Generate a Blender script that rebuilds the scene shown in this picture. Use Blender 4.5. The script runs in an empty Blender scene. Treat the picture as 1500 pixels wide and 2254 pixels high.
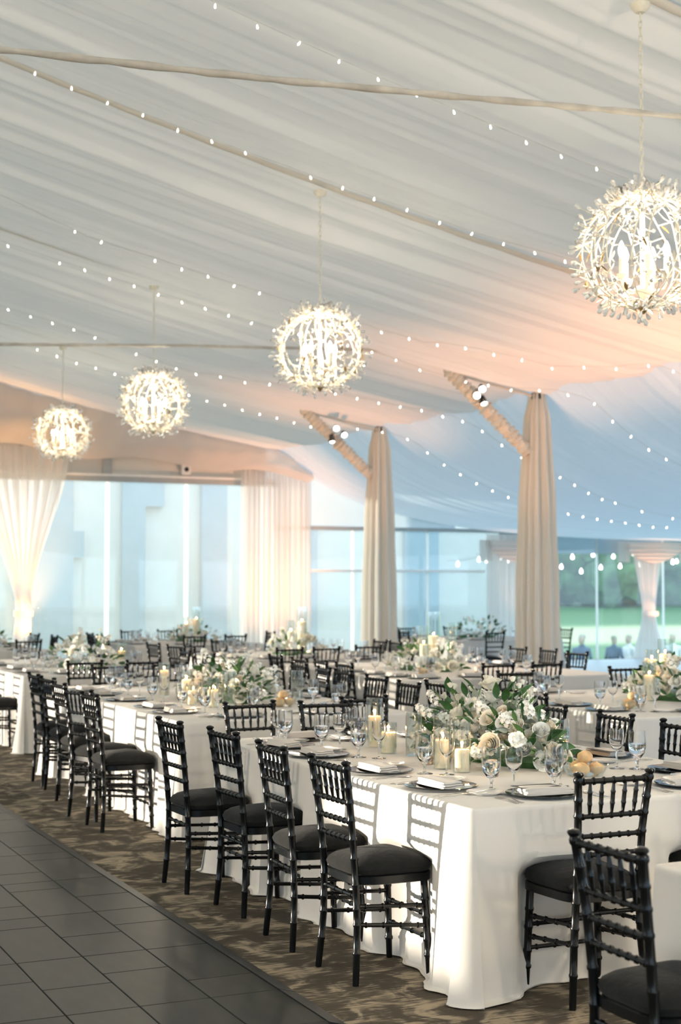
import bpy, math, random
import numpy as np
from mathutils import Vector, Matrix, Euler

sc = bpy.context.scene
COL = sc.collection
PI = math.pi
R = math.radians
TABLE_H = 0.765
BAY = 5.0
RAFTERS = [7.64 + BAY * i for i in range(-2, 5)]      # the last one is the end wall
YEND = 27.64
XCOL = 11.24

# ------------------------------------------------------------------ camera
F_PX, EYE, HORIZON = 3250.0, 1.67, 1287.0
YAW = math.atan(1505 / F_PX)
PITCH = math.atan((HORIZON - 1127) / F_PX)
cam_d = bpy.data.cameras.new('camera')
cam = bpy.data.objects.new('camera', cam_d)
COL.objects.link(cam)
cam.location = (0, 0, EYE)
cam.rotation_euler = Euler((PI / 2 + PITCH, 0, -YAW), 'XYZ')
cam_d.sensor_fit = 'VERTICAL'
cam_d.sensor_height = 36.0
cam_d.sensor_width = 24.0
cam_d.lens = F_PX * 36.0 / 2254.0
cam_d.dof.use_dof = True
cam_d.dof.focus_distance = 6.6
cam_d.dof.aperture_fstop = 3.2
cam_d.clip_end = 400
sc.camera = cam
sc.cycles.transparent_max_bounces = 24
sc.cycles.max_bounces = 9
sc.cycles.adaptive_threshold = 0.02

# ------------------------------------------------------------------ world, sun, exposure
world = bpy.data.worlds.new('World')
sc.world = world
world.use_nodes = True
bg = world.node_tree.nodes['Background']
bg.inputs['Color'].default_value = (0.62, 0.82, 1.0, 1)
bg.inputs['Strength'].default_value = 1.5
sun_d = bpy.data.lights.new('sun', 'SUN')
sun_d.energy = 4.3
sun_d.color = (1.0, 0.88, 0.72)
sun_d.angle = R(0.6)
sun = bpy.data.objects.new('sun', sun_d)
COL.objects.link(sun)
sun_dir = Vector((0.34, -0.21, -0.0225)).normalized()
sun.rotation_euler = sun_dir.to_track_quat('-Z', 'Y').to_euler()
sun.location = (-12, 12, 6)
vs = sc.view_settings
vs.view_transform = 'Standard'
vs.look = 'None'
vs.exposure = 1.05
vs.gamma = 1.0
vs.use_curve_mapping = False

# ------------------------------------------------------------------ materials
def nodes_of(name):
    m = bpy.data.materials.new(name)
    m.use_nodes = True
    nt = m.node_tree
    return m, nt, nt.nodes['Principled BSDF'], nt.nodes['Material Output']

def N(nt, t, **kw):
    n = nt.nodes.new(t)
    for k, v in kw.items():
        if k in n.inputs: n.inputs[k].default_value = v
        else: setattr(n, k, v)
    return n

def mat(name, col, rough=0.5, metal=0.0, var=0.12, scale=8.0, bump=0.0, bscale=60.0, spec=0.5, sheen=0.0, sss=0.0):
    m, nt, p, out = nodes_of(name)
    p.inputs['Roughness'].default_value = rough
    p.inputs['Metallic'].default_value = metal
    p.inputs['Specular IOR Level'].default_value = spec
    p.inputs['Sheen Weight'].default_value = sheen
    if sss: 
        p.inputs['Subsurface Weight'].default_value = sss
        p.inputs['Subsurface Radius'].default_value = (0.02, 0.012, 0.006)
    tc = N(nt, 'ShaderNodeTexCoord')
    no = N(nt, 'ShaderNodeTexNoise', Scale=scale, Detail=4.0)
    nt.links.new(tc.outputs['Object'], no.inputs['Vector'])
    cr = N(nt, 'ShaderNodeValToRGB')
    e = cr.color_ramp.elements
    e[0].position, e[1].position = 0.3, 0.7
    e[0].color = tuple(c * (1 - var) for c in col) + (1,)
    e[1].color = tuple(min(1, c * (1 + var)) for c in col) + (1,)
    nt.links.new(no.outputs['Fac'], cr.inputs['Fac'])
    nt.links.new(cr.outputs['Color'], p.inputs['Base Color'])
    if bump:
        nb = N(nt, 'ShaderNodeTexNoise', Scale=bscale, Detail=3.0)
        nt.links.new(tc.outputs['Object'], nb.inputs['Vector'])
        b = N(nt, 'ShaderNodeBump', Strength=bump, Distance=0.01)
        nt.links.new(nb.outputs['Fac'], b.inputs['Height'])
        nt.links.new(b.outputs['Normal'], p.inputs['Normal'])
    return m

def fabric(name, col, trans=0.3, var=0.03, clear=0.0, scale=3.0, tcol=None):
    """woven cloth: diffuse front, light passing through, open weave for sheers"""
    m = bpy.data.materials.new(name); m.use_nodes = True
    nt = m.node_tree; nt.nodes.clear()
    out = N(nt, 'ShaderNodeOutputMaterial')
    tc = N(nt, 'ShaderNodeTexCoord')
    no = N(nt, 'ShaderNodeTexNoise', Scale=scale, Detail=3.0)
    nt.links.new(tc.outputs['Object'], no.inputs['Vector'])
    cr = N(nt, 'ShaderNodeValToRGB')
    cr.color_ramp.elements[0].color = tuple(c * (1 - var) for c in col) + (1,)
    cr.color_ramp.elements[1].color = tuple(min(1, c * (1 + var)) for c in col) + (1,)
    nt.links.new(no.outputs['Fac'], cr.inputs['Fac'])
    d = N(nt, 'ShaderNodeBsdfDiffuse'); t = N(nt, 'ShaderNodeBsdfTranslucent')
    nt.links.new(cr.outputs['Color'], d.inputs['Color'])
    if tcol: t.inputs['Color'].default_value = tcol + (1,)
    else: nt.links.new(cr.outputs['Color'], t.inputs['Color'])
    mx = N(nt, 'ShaderNodeMixShader', Fac=trans)
    nt.links.new(d.outputs[0], mx.inputs[1]); nt.links.new(t.outputs[0], mx.inputs[2])
    last = mx
    if clear > 0:
        tr = N(nt, 'ShaderNodeBsdfTransparent')
        m2 = N(nt, 'ShaderNodeMixShader', Fac=clear)
        nt.links.new(last.outputs[0], m2.inputs[1]); nt.links.new(tr.outputs[0], m2.inputs[2])
        last = m2
    nt.links.new(last.outputs[0], out.inputs['Surface'])
    return m

def thin_glass(name, tint=(0.97, 0.985, 0.98), haze=0.0, hazecol=(0.7, 0.8, 0.88), ior=1.45, rough=0.0):
    m = bpy.data.materials.new(name); m.use_nodes = True
    nt = m.node_tree; nt.nodes.clear()
    out = N(nt, 'ShaderNodeOutputMaterial')
    tr = N(nt, 'ShaderNodeBsdfTransparent'); tr.inputs['Color'].default_value = tint + (1,)
    gl = N(nt, 'ShaderNodeBsdfGlossy', Roughness=rough); gl.inputs['Color'].default_value = (1, 1, 1, 1)
    lw = N(nt, 'ShaderNodeLayerWeight', Blend=0.5)          # facing term is the same on both sides of the wall
    pw = N(nt, 'ShaderNodeMath', operation='POWER'); pw.inputs[1].default_value = 3.2
    nt.links.new(lw.outputs['Facing'], pw.inputs[0])
    fr = N(nt, 'ShaderNodeMath', operation='MULTIPLY_ADD'); fr.inputs[1].default_value = 0.8
    fr.inputs[2].default_value = ((ior - 1) / (ior + 1)) ** 2
    nt.links.new(pw.outputs[0], fr.inputs[0])
    mx = N(nt, 'ShaderNodeMixShader')
    nt.links.new(fr.outputs[0], mx.inputs[0])
    nt.links.new(tr.outputs[0], mx.inputs[1]); nt.links.new(gl.outputs[0], mx.inputs[2])
    last = mx
    if haze:
        df = N(nt, 'ShaderNodeBsdfDiffuse'); df.inputs['Color'].default_value = hazecol + (1,)
        tl = N(nt, 'ShaderNodeBsdfTranslucent'); tl.inputs['Color'].default_value = hazecol + (1,)
        a = N(nt, 'ShaderNodeMixShader', Fac=0.5)
        nt.links.new(df.outputs[0], a.inputs[1]); nt.links.new(tl.outputs[0], a.inputs[2])
        no = N(nt, 'ShaderNodeTexNoise', Scale=0.6, Detail=2.0)
        mr = N(nt, 'ShaderNodeMapRange'); mr.inputs['To Min'].default_value = haze * 0.8; mr.inputs['To Max'].default_value = haze * 1.2
        nt.links.new(no.outputs['Fac'], mr.inputs['Value'])
        b = N(nt, 'ShaderNodeMixShader')
        nt.links.new(mr.outputs[0], b.inputs[0])
        nt.links.new(last.outputs[0], b.inputs[1]); nt.links.new(a.outputs[0], b.inputs[2])
        last = b
    nt.links.new(last.outputs[0], out.inputs['Surface'])
    return m

def real_glass(name, ior=1.45, col=(1, 1, 1)):
    m, nt, p, out = nodes_of(name)
    p.inputs['Base Color'].default_value = col + (1,)
    p.inputs['Roughness'].default_value = 0.0
    p.inputs['IOR'].default_value = ior
    p.inputs['Transmission Weight'].default_value = 1.0
    return m

def glow(name, col, strength, sample=False):
    m = bpy.data.materials.new(name); m.use_nodes = True
    nt = m.node_tree; nt.nodes.clear()
    out = N(nt, 'ShaderNodeOutputMaterial'); e = N(nt, 'ShaderNodeEmission', Strength=strength)
    e.inputs['Color'].default_value = col + (1,)
    nt.links.new(e.outputs[0], out.inputs['Surface'])
    if not sample: m.cycles.emission_sampling = 'NONE'
    return m

M = {}
M['lacquer'] = mat('black_lacquer', (0.0045, 0.0055, 0.006), 0.25, var=0.1, scale=20, spec=0.28)
M['cushion'] = mat('black_velvet', (0.010, 0.0105, 0.010), 0.9, var=0.25, scale=14, bump=0.25, bscale=40, sheen=0.06, spec=0.2)
M['linen'] = mat('ivory_linen', (0.68, 0.655, 0.615), 0.9, var=0.015, scale=3, bump=0.05, bscale=300, spec=0.1)
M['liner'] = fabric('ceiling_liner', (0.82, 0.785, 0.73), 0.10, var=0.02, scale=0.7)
M['liner_side'] = fabric('side_liner', (0.70, 0.775, 0.82), 0.15, var=0.02, scale=0.7)  # white fabric; blue skylight is tinted into its colour
M['drape'] = fabric('column_drape', (0.82, 0.775, 0.70), 0.10, var=0.02)
M['sheer'] = fabric('sheer_curtain', (0.93, 0.90, 0.88), 0.5, clear=0.16)
M['valance'] = fabric('valance_voile', (0.84, 0.80, 0.77), 0.45, clear=0.10)
M['gable'] = fabric('gable_vinyl', (0.62, 0.70, 0.74), 0.35)
M['rafter'] = fabric('rafter_wrap', (0.82, 0.775, 0.715), 0.10)
M['sleeve'] = mat('rod_sleeve', (0.62, 0.58, 0.52), 0.85, var=0.2, scale=5, bump=0.6, bscale=14)
M['alu'] = mat('white_aluminium', (0.90, 0.91, 0.91), 0.35, var=0.03)
M['greyalu'] = mat('grey_aluminium', (0.42, 0.46, 0.48), 0.4, var=0.05)
M['strip'] = fabric('white_vinyl_strip', (0.95, 0.95, 0.94), 0.80)
M['window'] = thin_glass('clear_vinyl', (0.90, 0.95, 0.97), haze=0.18, hazecol=(0.86, 0.85, 0.82))
M['window_clear'] = thin_glass('open_clear_vinyl', (0.95, 0.98, 0.99), haze=0.07)
M['vase'] = thin_glass('vase_glass', (0.93, 0.955, 0.95), ior=1.95)
M['glass'] = real_glass('stem_glass')
M['water'] = real_glass('drinking_water', 1.33)
M['crystal'] = real_glass('crystal', 1.55)
M['crystal'].node_tree.nodes['Principled BSDF'].inputs['Transmission Weight'].default_value = 0.72
M['charger'] = mat('dark_glass_charger', (0.035, 0.042, 0.048), 0.07, metal=0.75, var=0.3, scale=3)
M['napkin'] = mat('napkin_linen', (0.62, 0.59, 0.555), 0.9, var=0.03, bump=0.1, bscale=250, spec=0.1)
M['card'] = mat('charcoal_card', (0.075, 0.068, 0.062), 0.6, var=0.05)
M['porcelain'] = mat('white_porcelain', (0.80, 0.78, 0.75), 0.15, var=0.02)
M['silver'] = mat('silverware', (0.72, 0.70, 0.66), 0.16, metal=1.0, var=0.05)
M['wax'] = mat('ivory_wax', (0.95, 0.82, 0.64), 0.45, var=0.03, sss=0.5)
M['flame'] = glow('flame', (1.0, 0.62, 0.25), 14.0)
M['wick'] = mat('wick', (0.03, 0.02, 0.015), 0.9)
M['mercury'] = mat('mercury_glass', (0.62, 0.50, 0.40), 0.22, metal=0.9, var=0.5, scale=120, bump=0.8, bscale=120)
M['bread'] = mat('bread_crust', (0.70, 0.46, 0.23), 0.6, var=0.35, scale=14, bump=0.2, bscale=40)
M['petal'] = mat('ivory_petal', (0.95, 0.91, 0.79), 0.7, var=0.03, scale=12, spec=0.2)
M['petal_w'] = mat('white_petal', (0.95, 0.94, 0.88), 0.7, var=0.03, scale=12, spec=0.2)
M['petal_b'] = mat('blush_petal', (0.95, 0.85, 0.70), 0.7, var=0.04, scale=12, spec=0.2)
M['anther'] = mat('dark_flower_eye', (0.015, 0.017, 0.025), 0.8)
M['leaf'] = mat('deep_green_leaf', (0.040, 0.120, 0.034), 0.35, var=0.4, scale=18)
M['leaf2'] = mat('mid_green_leaf', (0.12, 0.23, 0.070), 0.42, var=0.35, scale=18)
M['leaf3'] = mat('dusty_leaf', (0.33, 0.37, 0.31), 0.8, var=0.15, scale=18)
M['chand'] = mat('antique_white_iron', (0.86, 0.82, 0.72), 0.5, var=0.06, scale=20)
M['gilt'] = mat('gilt_leaf', (0.42, 0.28, 0.12), 0.4, metal=0.35, var=0.3, scale=40)
M['candle_sleeve'] = mat('cream_sleeve', (0.86, 0.83, 0.74), 0.6, var=0.02)
M['bulb'] = glow('warm_bulb', (1.0, 0.90, 0.72), 12.0)
M['fairy'] = glow('fairy_bulb', (1.0, 0.90, 0.70), 7.0)
M['festoon'] = glow('festoon_bulb', (1.0, 0.93, 0.80), 6.0)
M['wire'] = mat('pale_wire', (0.55, 0.53, 0.48), 0.5)
M['blackmetal'] = mat('black_metal', (0.02, 0.02, 0.022), 0.4)
M['lens'] = glow('spot_lens', (1.0, 0.92, 0.78), 10.0)
M['stucco'] = mat('pale_stucco', (0.70, 0.68, 0.635), 0.9, var=0.04, scale=2, bump=0.1)
M['shade_blue'] = mat('painted_blue_shadow', (0.30, 0.41, 0.47), 0.8, var=0.05, scale=2)  # blue shade on the pale building, painted as a colour
M['foliage'] = mat('tree_foliage', (0.085, 0.17, 0.065), 0.7, var=0.6, scale=1.2, bump=0.8, bscale=3)
M['bark'] = mat('bark', (0.10, 0.08, 0.06), 0.9, var=0.3)
M['skin'] = mat('skin', (0.62, 0.42, 0.32), 0.6, var=0.03)
M['suit'] = mat('navy_suit', (0.07, 0.11, 0.18), 0.8, var=0.1)
M['greysuit'] = mat('grey_suit', (0.16, 0.19, 0.23), 0.8, var=0.1)
M['dress'] = mat('white_dress', (0.82, 0.80, 0.78), 0.8, var=0.03)
M['hair'] = mat('light_hair', (0.45, 0.38, 0.30), 0.7, var=0.2)
M['pale_floor'] = mat('pale_floor', (0.52, 0.56, 0.58), 0.35, var=0.06, scale=1.5)
M['patio'] = mat('pale_paving', (0.42, 0.41, 0.39), 0.8, var=0.1, scale=1.0)
M['ramp'] = mat('black_edge_ramp', (0.012, 0.014, 0.015), 0.42, var=0.2, scale=6)

def carpet_mat():
    m, nt, p, out = nodes_of('patterned_carpet')
    tc = N(nt, 'ShaderNodeTexCoord')
    mp = N(nt, 'ShaderNodeMapping'); mp.inputs['Scale'].default_value = (1.0, 1.0, 1.0)
    nt.links.new(tc.outputs['Object'], mp.inputs['Vector'])
    blot = N(nt, 'ShaderNodeTexNoise', Scale=4.6, Detail=3.0, Roughness=0.55, Distortion=1.4)
    nt.links.new(mp.outputs[0], blot.inputs['Vector'])
    ms = N(nt, 'ShaderNodeMapping'); ms.inputs['Scale'].default_value = (7.0, 70.0, 1.0)
    nt.links.new(tc.outputs['Object'], ms.inputs['Vector'])
    strk = N(nt, 'ShaderNodeTexNoise', Scale=1.0, Detail=2.0)
    nt.links.new(ms.outputs[0], strk.inputs['Vector'])
    ad = N(nt, 'ShaderNodeMath', operation='MULTIPLY_ADD'); ad.inputs[1].default_value = 0.55
    nt.links.new(strk.outputs['Fac'], ad.inputs[0]); nt.links.new(blot.outputs['Fac'], ad.inputs[2])
    cr = N(nt, 'ShaderNodeValToRGB')
    e = cr.color_ramp.elements
    e[0].position, e[0].color = 0.72, (0.075, 0.064, 0.050, 1)
    e[1].position, e[1].color = 0.92, (0.33, 0.275, 0.20, 1)
    x = e.new(0.80); x.color = (0.11, 0.095, 0.073, 1)
    nt.links.new(ad.outputs[0], cr.inputs['Fac'])
    nt.links.new(cr.outputs['Color'], p.inputs['Base Color'])
    p.inputs['Roughness'].default_value = 0.95
    p.inputs['Specular IOR Level'].default_value = 0.1
    nb = N(nt, 'ShaderNodeTexNoise', Scale=260.0)
    nt.links.new(tc.outputs['Object'], nb.inputs['Vector'])
    b = N(nt, 'ShaderNodeBump', Strength=0.5, Distance=0.01)
    nt.links.new(nb.outputs['Fac'], b.inputs['Height']); nt.links.new(b.outputs['Normal'], p.inputs['Normal'])
    return m
M['carpet'] = carpet_mat()

def plank_mat():
    m, nt, p, out = nodes_of('charcoal_plank')
    tc = N(nt, 'ShaderNodeTexCoord'); oi = N(nt, 'ShaderNodeObjectInfo')
    mp = N(nt, 'ShaderNodeMapping'); mp.inputs['Scale'].default_value = (9, 2.2, 1)
    nt.links.new(tc.outputs['Object'], mp.inputs['Vector'])
    no = N(nt, 'ShaderNodeTexNoise', Scale=2.0, Detail=6.0)
    nt.links.new(mp.outputs[0], no.inputs['Vector'])
    mi = N(nt, 'ShaderNodeMath', operation='MULTIPLY_ADD'); mi.inputs[1].default_value = 0.35
    nt.links.new(oi.outputs['Random'], mi.inputs[0]); nt.links.new(no.outputs['Fac'], mi.inputs[2])
    cr = N(nt, 'ShaderNodeValToRGB'); e = cr.color_ramp.elements
    e[0].position, e[0].color = 0.35, (0.011, 0.0135, 0.0125, 1)
    e[1].position, e[1].color = 0.95, (0.030, 0.033, 0.029, 1)
    nt.links.new(mi.outputs[0], cr.inputs['Fac']); nt.links.new(cr.outputs['Color'], p.inputs['Base Color'])
    p.inputs['Roughness'].default_value = 0.36
    p.inputs['Specular IOR Level'].default_value = 0.20
    return m
M['plank'] = plank_mat()

def lawn_mat():
    m, nt, p, out = nodes_of('sun_banded_lawn')
    tc = N(nt, 'ShaderNodeTexCoord')
    sp = N(nt, 'ShaderNodeSeparateXYZ'); nt.links.new(tc.outputs['Object'], sp.inputs[0])
    wv = N(nt, 'ShaderNodeTexNoise', Scale=0.05, Detail=2.0); nt.links.new(tc.outputs['Object'], wv.inputs['Vector'])
    ma = N(nt, 'ShaderNodeMath', operation='MULTIPLY_ADD'); ma.inputs[1].default_value = 5.0
    nt.links.new(wv.outputs['Fac'], ma.inputs[0]); nt.links.new(sp.outputs['Y'], ma.inputs[2])
    mr = N(nt, 'ShaderNodeMapRange'); mr.inputs['From Min'].default_value = 30; mr.inputs['From Max'].default_value = 110
    nt.links.new(ma.outputs[0], mr.inputs['Value'])
    cr = N(nt, 'ShaderNodeValToRGB'); cr.color_ramp.interpolation = 'LINEAR'
    e = cr.color_ramp.elements
    g, s = (0.085, 0.185, 0.065, 1), (0.50, 0.50, 0.27, 1)  # straw tone paints the sunlit bands across the lawn
    e[0].position, e[0].color = 0.0, g
    e[1].position, e[1].color = 1.0, (0.10, 0.20, 0.08, 1)
    for pos, c in [(0.13, g), (0.15, s), (0.21, s), (0.24, g), (0.33, g), (0.37, s), (0.47, s), (0.52, g), (0.8, g), (0.86, (0.25, 0.38, 0.17, 1))]:
        x = e.new(pos); x.color = c
    nt.links.new(mr.outputs[0], cr.inputs['Fac']); nt.links.new(cr.outputs['Color'], p.inputs['Base Color'])
    p.inputs['Roughness'].default_value = 0.9
    return m
M['lawn'] = lawn_mat()

# ------------------------------------------------------------------ mesh helpers
class MB:
    def __init__(s): s.v, s.f, s.flat = [], [], set()
    def add(s, vs, fs, flat=False):
        o = len(s.v); s.v += [tuple(x) for x in vs]
        for f in fs:
            if flat: s.flat.add(len(s.f))
            s.f.append(tuple(i + o for i in f))
        return s
    def box(s, x0, x1, y0, y1, z0, z1):
        v = [(x, y, z) for z in (z0, z1) for y in (y0, y1) for x in (x0, x1)]
        return s.add(v, [(0, 2, 3, 1), (4, 5, 7, 6), (0, 1, 5, 4), (2, 6, 7, 3), (0, 4, 6, 2), (1, 3, 7, 5)], True)
    def lathe(s, prof, seg=16, c=(0, 0, 0)):
        n = len(prof); v = []
        for r, z in prof:
            for k in range(seg):
                a = 2 * PI * k / seg
                v.append((c[0] + r * math.cos(a), c[1] + r * math.sin(a), c[2] + z))
        f = [(i * seg + k, i * seg + (k + 1) % seg, (i + 1) * seg + (k + 1) % seg, (i + 1) * seg + k) for i in range(n - 1) for k in range(seg)]
        if prof[0][0] > 1e-5: f.append(tuple(range(seg - 1, -1, -1)))
        if prof[-1][0] > 1e-5: f.append(tuple((n - 1) * seg + k for k in range(seg)))
        return s.add(v, f)
    def tube(s, pts, rad, seg=8, cap=True):
        pts = [Vector(p) for p in pts]; n = len(pts)
        if not hasattr(rad, '__len__'): rad = [rad] * n
        v = []; ref = None
        for i, p in enumerate(pts):
            t = (pts[min(i + 1, n - 1)] - pts[max(i - 1, 0)]).normalized()
            if ref is None: ref = t.orthogonal().normalized()
            a = (ref - t * ref.dot(t)); a = a.normalized() if a.length > 1e-6 else t.orthogonal().normalized()
            ref = a; b = t.cross(a)
            for k in range(seg):
                q = 2 * PI * k / seg
                v.append(p + (a * math.cos(q) + b * math.sin(q)) * rad[i])
        f = [(i * seg + k, i * seg + (k + 1) % seg, (i + 1) * seg + (k + 1) % seg, (i + 1) * seg + k) for i in range(n - 1) for k in range(seg)]
        if cap: f += [tuple(range(seg - 1, -1, -1)), tuple((n - 1) * seg + k for k in range(seg))]
        return s.add(v, f)
    def grid(s, fn, nu, nv, closed=False):
        v = [fn(i / nu, j / nv) for j in range(nv + 1) for i in range(nu + (0 if closed else 1))]
        w = nu if closed else nu + 1
        f = []
        for j in range(nv):
            for i in range(nu):
                a, b = i, (i + 1) % w
                f.append((j * w + a, j * w + b, (j + 1) * w + b, (j + 1) * w + a))
        return s.add(v, f)
    def mesh(s, name, m):
        me = bpy.data.meshes.new(name); me.from_pydata(s.v, [], s.f)
        sm = np.ones(len(s.f), dtype=bool)
        for i in s.flat: sm[i] = False
        me.polygons.foreach_set('use_smooth', sm)
        me.materials.append(M[m]); me.update()
        me.set_sharp_from_angle(angle=R(38))
        return me

def obj(name, me, parent=None, loc=(0, 0, 0), rot=(0, 0, 0), scale=(1, 1, 1)):
    o = bpy.data.objects.new(name, me); COL.objects.link(o)
    o.location = loc
    o.rotation_euler = rot if not hasattr(rot, 'to_euler') else rot.to_euler()
    o.scale = scale
    if parent: o.parent = parent
    return o
def tag(o, label, cat, group=None):
    o['label'] = label; o['category'] = cat
    if group: o['group'] = group
    return o
def thing(name, label, cat, loc=(0, 0, 0), rotz=0, group=None):
    return tag(obj(name, None, None, loc, (0, 0, rotz)), label, cat, group)
def struct(name, me, **k):
    o = obj(name, me, **k); o['kind'] = 'structure'; return o
def build(root, proto):
    """proto: list of (name, mesh, loc, rot, scale, subparts)"""
    for p in proto:
        name, me, loc, rot, scl, sub = (list(p) + [(0, 0, 0), (0, 0, 0), (1, 1, 1), ()][len(p) - 2:])[:6]
        c = obj(name, me, root, loc, rot, scl)
        for q in sub:
            n2, m2, l2, r2, s2 = (list(q) + [(0, 0, 0), (0, 0, 0), (1, 1, 1)][len(q) - 2:])[:5]
            obj(n2, m2, c, l2, r2, s2)
ORD = ['first', 'second', 'third', 'fourth', 'fifth', 'sixth', 'seventh', 'eighth']

# ------------------------------------------------------------------ ceiling shape
def zc(X):
    if X < -1.0:
        return zc(-1.0) - (-1.0 - X) * 0.42
    if X <= XCOL:
        u = XCOL - X; return 4.42 + 0.155 * u + 0.0065 * u * u
    v = X - XCOL; return 2.70 + 1.72 * math.exp(-v / 2.1)
rp = random.Random(3)
FOLDS = [(2 * PI / w, 0.030 * w ** 0.85 * rp.uniform(.7, 1.2), rp.uniform(0, 6.28), rp.uniform(.2, .7), rp.uniform(0, 6.28))
         for w in (1.9, 1.1, .74, .52, .37, .27, .21, .165, .12)]
def pleat(X, Y):
    t = 0.0
    for k, a, p, d, q in FOLDS:
        s = math.sin(k * Y + p + d * math.sin(0.45 * X + q) * 2.0)
        t += a * (abs(s) ** 0.75) * (1 if s > 0 else -1)
    return t
def zliner(X, Y):
    fr = ((Y - RAFTERS[0]) / BAY) % 1.0
    sag = 0.16 * math.sin(PI * fr) ** 0.8
    return zc(X) - sag * (0.35 if X > XCOL - 0.3 else 1.0) + (0.75 if X < XCOL else max(0.35, 0.75 - 0.25 * (X - XCOL))) * pleat(X, Y)

# ================================================================== STRUCTURE
mb = MB(); mb.grid(lambda u, v: (-9 + 31.5 * u, -5 + 32.8 * v, 0), 8, 8)
struct('floor', mb.mesh('floor', 'carpet'))
mb = MB(); mb.box(11.9, 22.4, -4.5, 27.55, .0, .006)
struct('floor_side', mb.mesh('floor_side', 'pale_floor'))

# raised dance floor of plank panels
df = struct('floor_dance', None)
PW, PL = 0.88, 0.857
mb = MB(); mb.box(-0.30 - PW, 2.338, 5.13 + .03, 5.652 + PL * 9, 0.001, 0.012)
obj('subfloor', mb.mesh('subfloor', 'ramp'), df)
rnd = random.Random(5)
plank_cache = {}
def plank_mesh(w, l):
    key = (round(w, 3), round(l, 3))
    if key not in plank_cache:
        g, b, h = 0.0022, 0.002, 0.010
        x, y = w / 2 - g, l / 2 - g
        v = [(-x, -y, 0), (x, -y, 0), (x, y, 0), (-x, y, 0), (-x, -y, h - b), (x, -y, h - b), (x, y, h - b), (-x, y, h - b),
             (-x + b, -y + b, h), (x - b, -y + b, h), (x - b, y - b, h), (-x + b, y - b, h)]
        f = [(0, 1, 5, 4), (1, 2, 6, 5), (2, 3, 7, 6), (3, 0, 4, 7), (4, 5, 9, 8), (5, 6, 10, 9), (6, 7, 11, 10), (7, 4, 8, 11), (8, 9, 10, 11)]
        plank_cache[key] = MB().add(v, f, True).mesh('plank', 'plank')
    return plank_cache[key]
for ix in range(4):
    for iy in range(-1, 9):
        y0 = 5.652 + iy * PL; y1 = y0 + PL
        if iy == -1: y0 = 5.17
        for s in range(3):
            xc = 2.338 - ix * PW - (s + 0.5) * PW / 3
            cut = y0 + (y1 - y0) * [0.33, 0.62, 0.45, 0.75][(s + ix + iy) % 4] if iy >= 0 else None
            parts = [(y0, y1)] if cut is None else [(y0, cut), (cut, y1)]
            for a, b in parts:
                obj('plank', plank_mesh(PW / 3, b - a), df, (xc, (a + b) / 2, 0.012))
def ramp_mesh(l):
    v = [(0, 0, 0), (.075, 0, .001), (.075, 0, .003), (.0, 0, .024), (0, l, 0), (.075, l, .001), (.075, l, .003), (0, l, .024)]
    return MB().add(v, [(0, 1, 2, 3), (7, 6, 5, 4), (3, 2, 6, 7), (2, 1, 5, 6), (0, 3, 7, 4)], True).mesh('edge_ramp', 'ramp')
rm = ramp_mesh(PL * 2 - 0.006)
for k in range(5): obj('edge_ramp', rm, df, (2.338, 5.652 + (2 * k - 0.0) * PL - 0.0, 0.001))
obj('edge_ramp', ramp_mesh(0.50), df, (2.338, 5.145, 0.001))
obj('edge_ramp', ramp_mesh(3.5), df, (2.338 - 3.5, 5.17, 0.001), (0, 0, -PI / 2))

# ceiling: one liner panel per bay for each slope
def liner_panel(y0, y1, x0, x1, nx, key, step=0.032):
    ny = int((y1 - y0) / step)
    def f(u, v):
        X = x0 + (x1 - x0) * u; Y = y0 + (y1 - y0) * v
        return (X, Y, zliner(X, Y))
    return MB().grid(f, nx, ny).mesh('liner_panel', key)
ceil_main = struct('ceiling', None)
ceil_side = struct('ceiling_side', None)
ceil_left = struct('ceiling_left', None)
bounds = [-4.5] + RAFTERS[1:]
for a, b in zip(bounds[:-1], bounds[1:]):
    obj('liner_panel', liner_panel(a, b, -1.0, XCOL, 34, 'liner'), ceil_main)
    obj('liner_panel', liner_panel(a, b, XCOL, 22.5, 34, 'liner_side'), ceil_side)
    obj('liner_panel', liner_panel(a, b, -9.0, -1.0, 8, 'liner', 0.12), ceil_left)
# wrapped rafters
for i, Y in enumerate(RAFTERS[1:-1]):
    def f(u, v, Y=Y):
        X = -1.0 + (XCOL + 1.0) * u
        a = PI * (v - 0.5)
        return (X, Y + 0.045 * math.sin(a), zc(X) - 0.01 - (0.035 if Y < 13 else 0.012) * math.cos(a) + 0.004 * math.sin(40 * X))
    struct('trim_%d' % (i + 1), MB().grid(f, 60, 8).mesh('rafter', 'rafter'))

# unseen left tent side, added: sill and piers shaped to mask the sun
wl = struct('added_wall_left', None)
mb = MB(); mb.box(-8.0, -7.86, -4.5, 16.5, 0, 0.80); mb.box(-8.0, -7.86, 16.5, 33.0, 0, 0.40); obj('sun_mask_sill', mb.mesh('sun_mask_sill', 'alu'), wl)
mb = MB(); mb.box(-8.0, -7.86, -4.5, 33.0, 3.35, 4.3); obj('header', mb.mesh('header', 'liner'), wl)  # header of the added unseen left wall
for a, b in [(-4.5, 6.0), (9.4, 10.8), (13.4, 15.0), (18.0, 19.2), (23.2, 24.2)]:  # piers placed to break up the incoming sunlight
    def f(u, v, a=a, b=b):
        Y = a + (b - a) * u
        return (-7.9 + 0.05 * math.sin(Y * 22) * (0.4 + 0.6 * (1 - v)), Y, 0.80 + 2.6 * v)
    obj('sun_mask_pier', MB().grid(f, int((b - a) * 26), 4).mesh('sun_mask_pier', 'drape'), wl)

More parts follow.
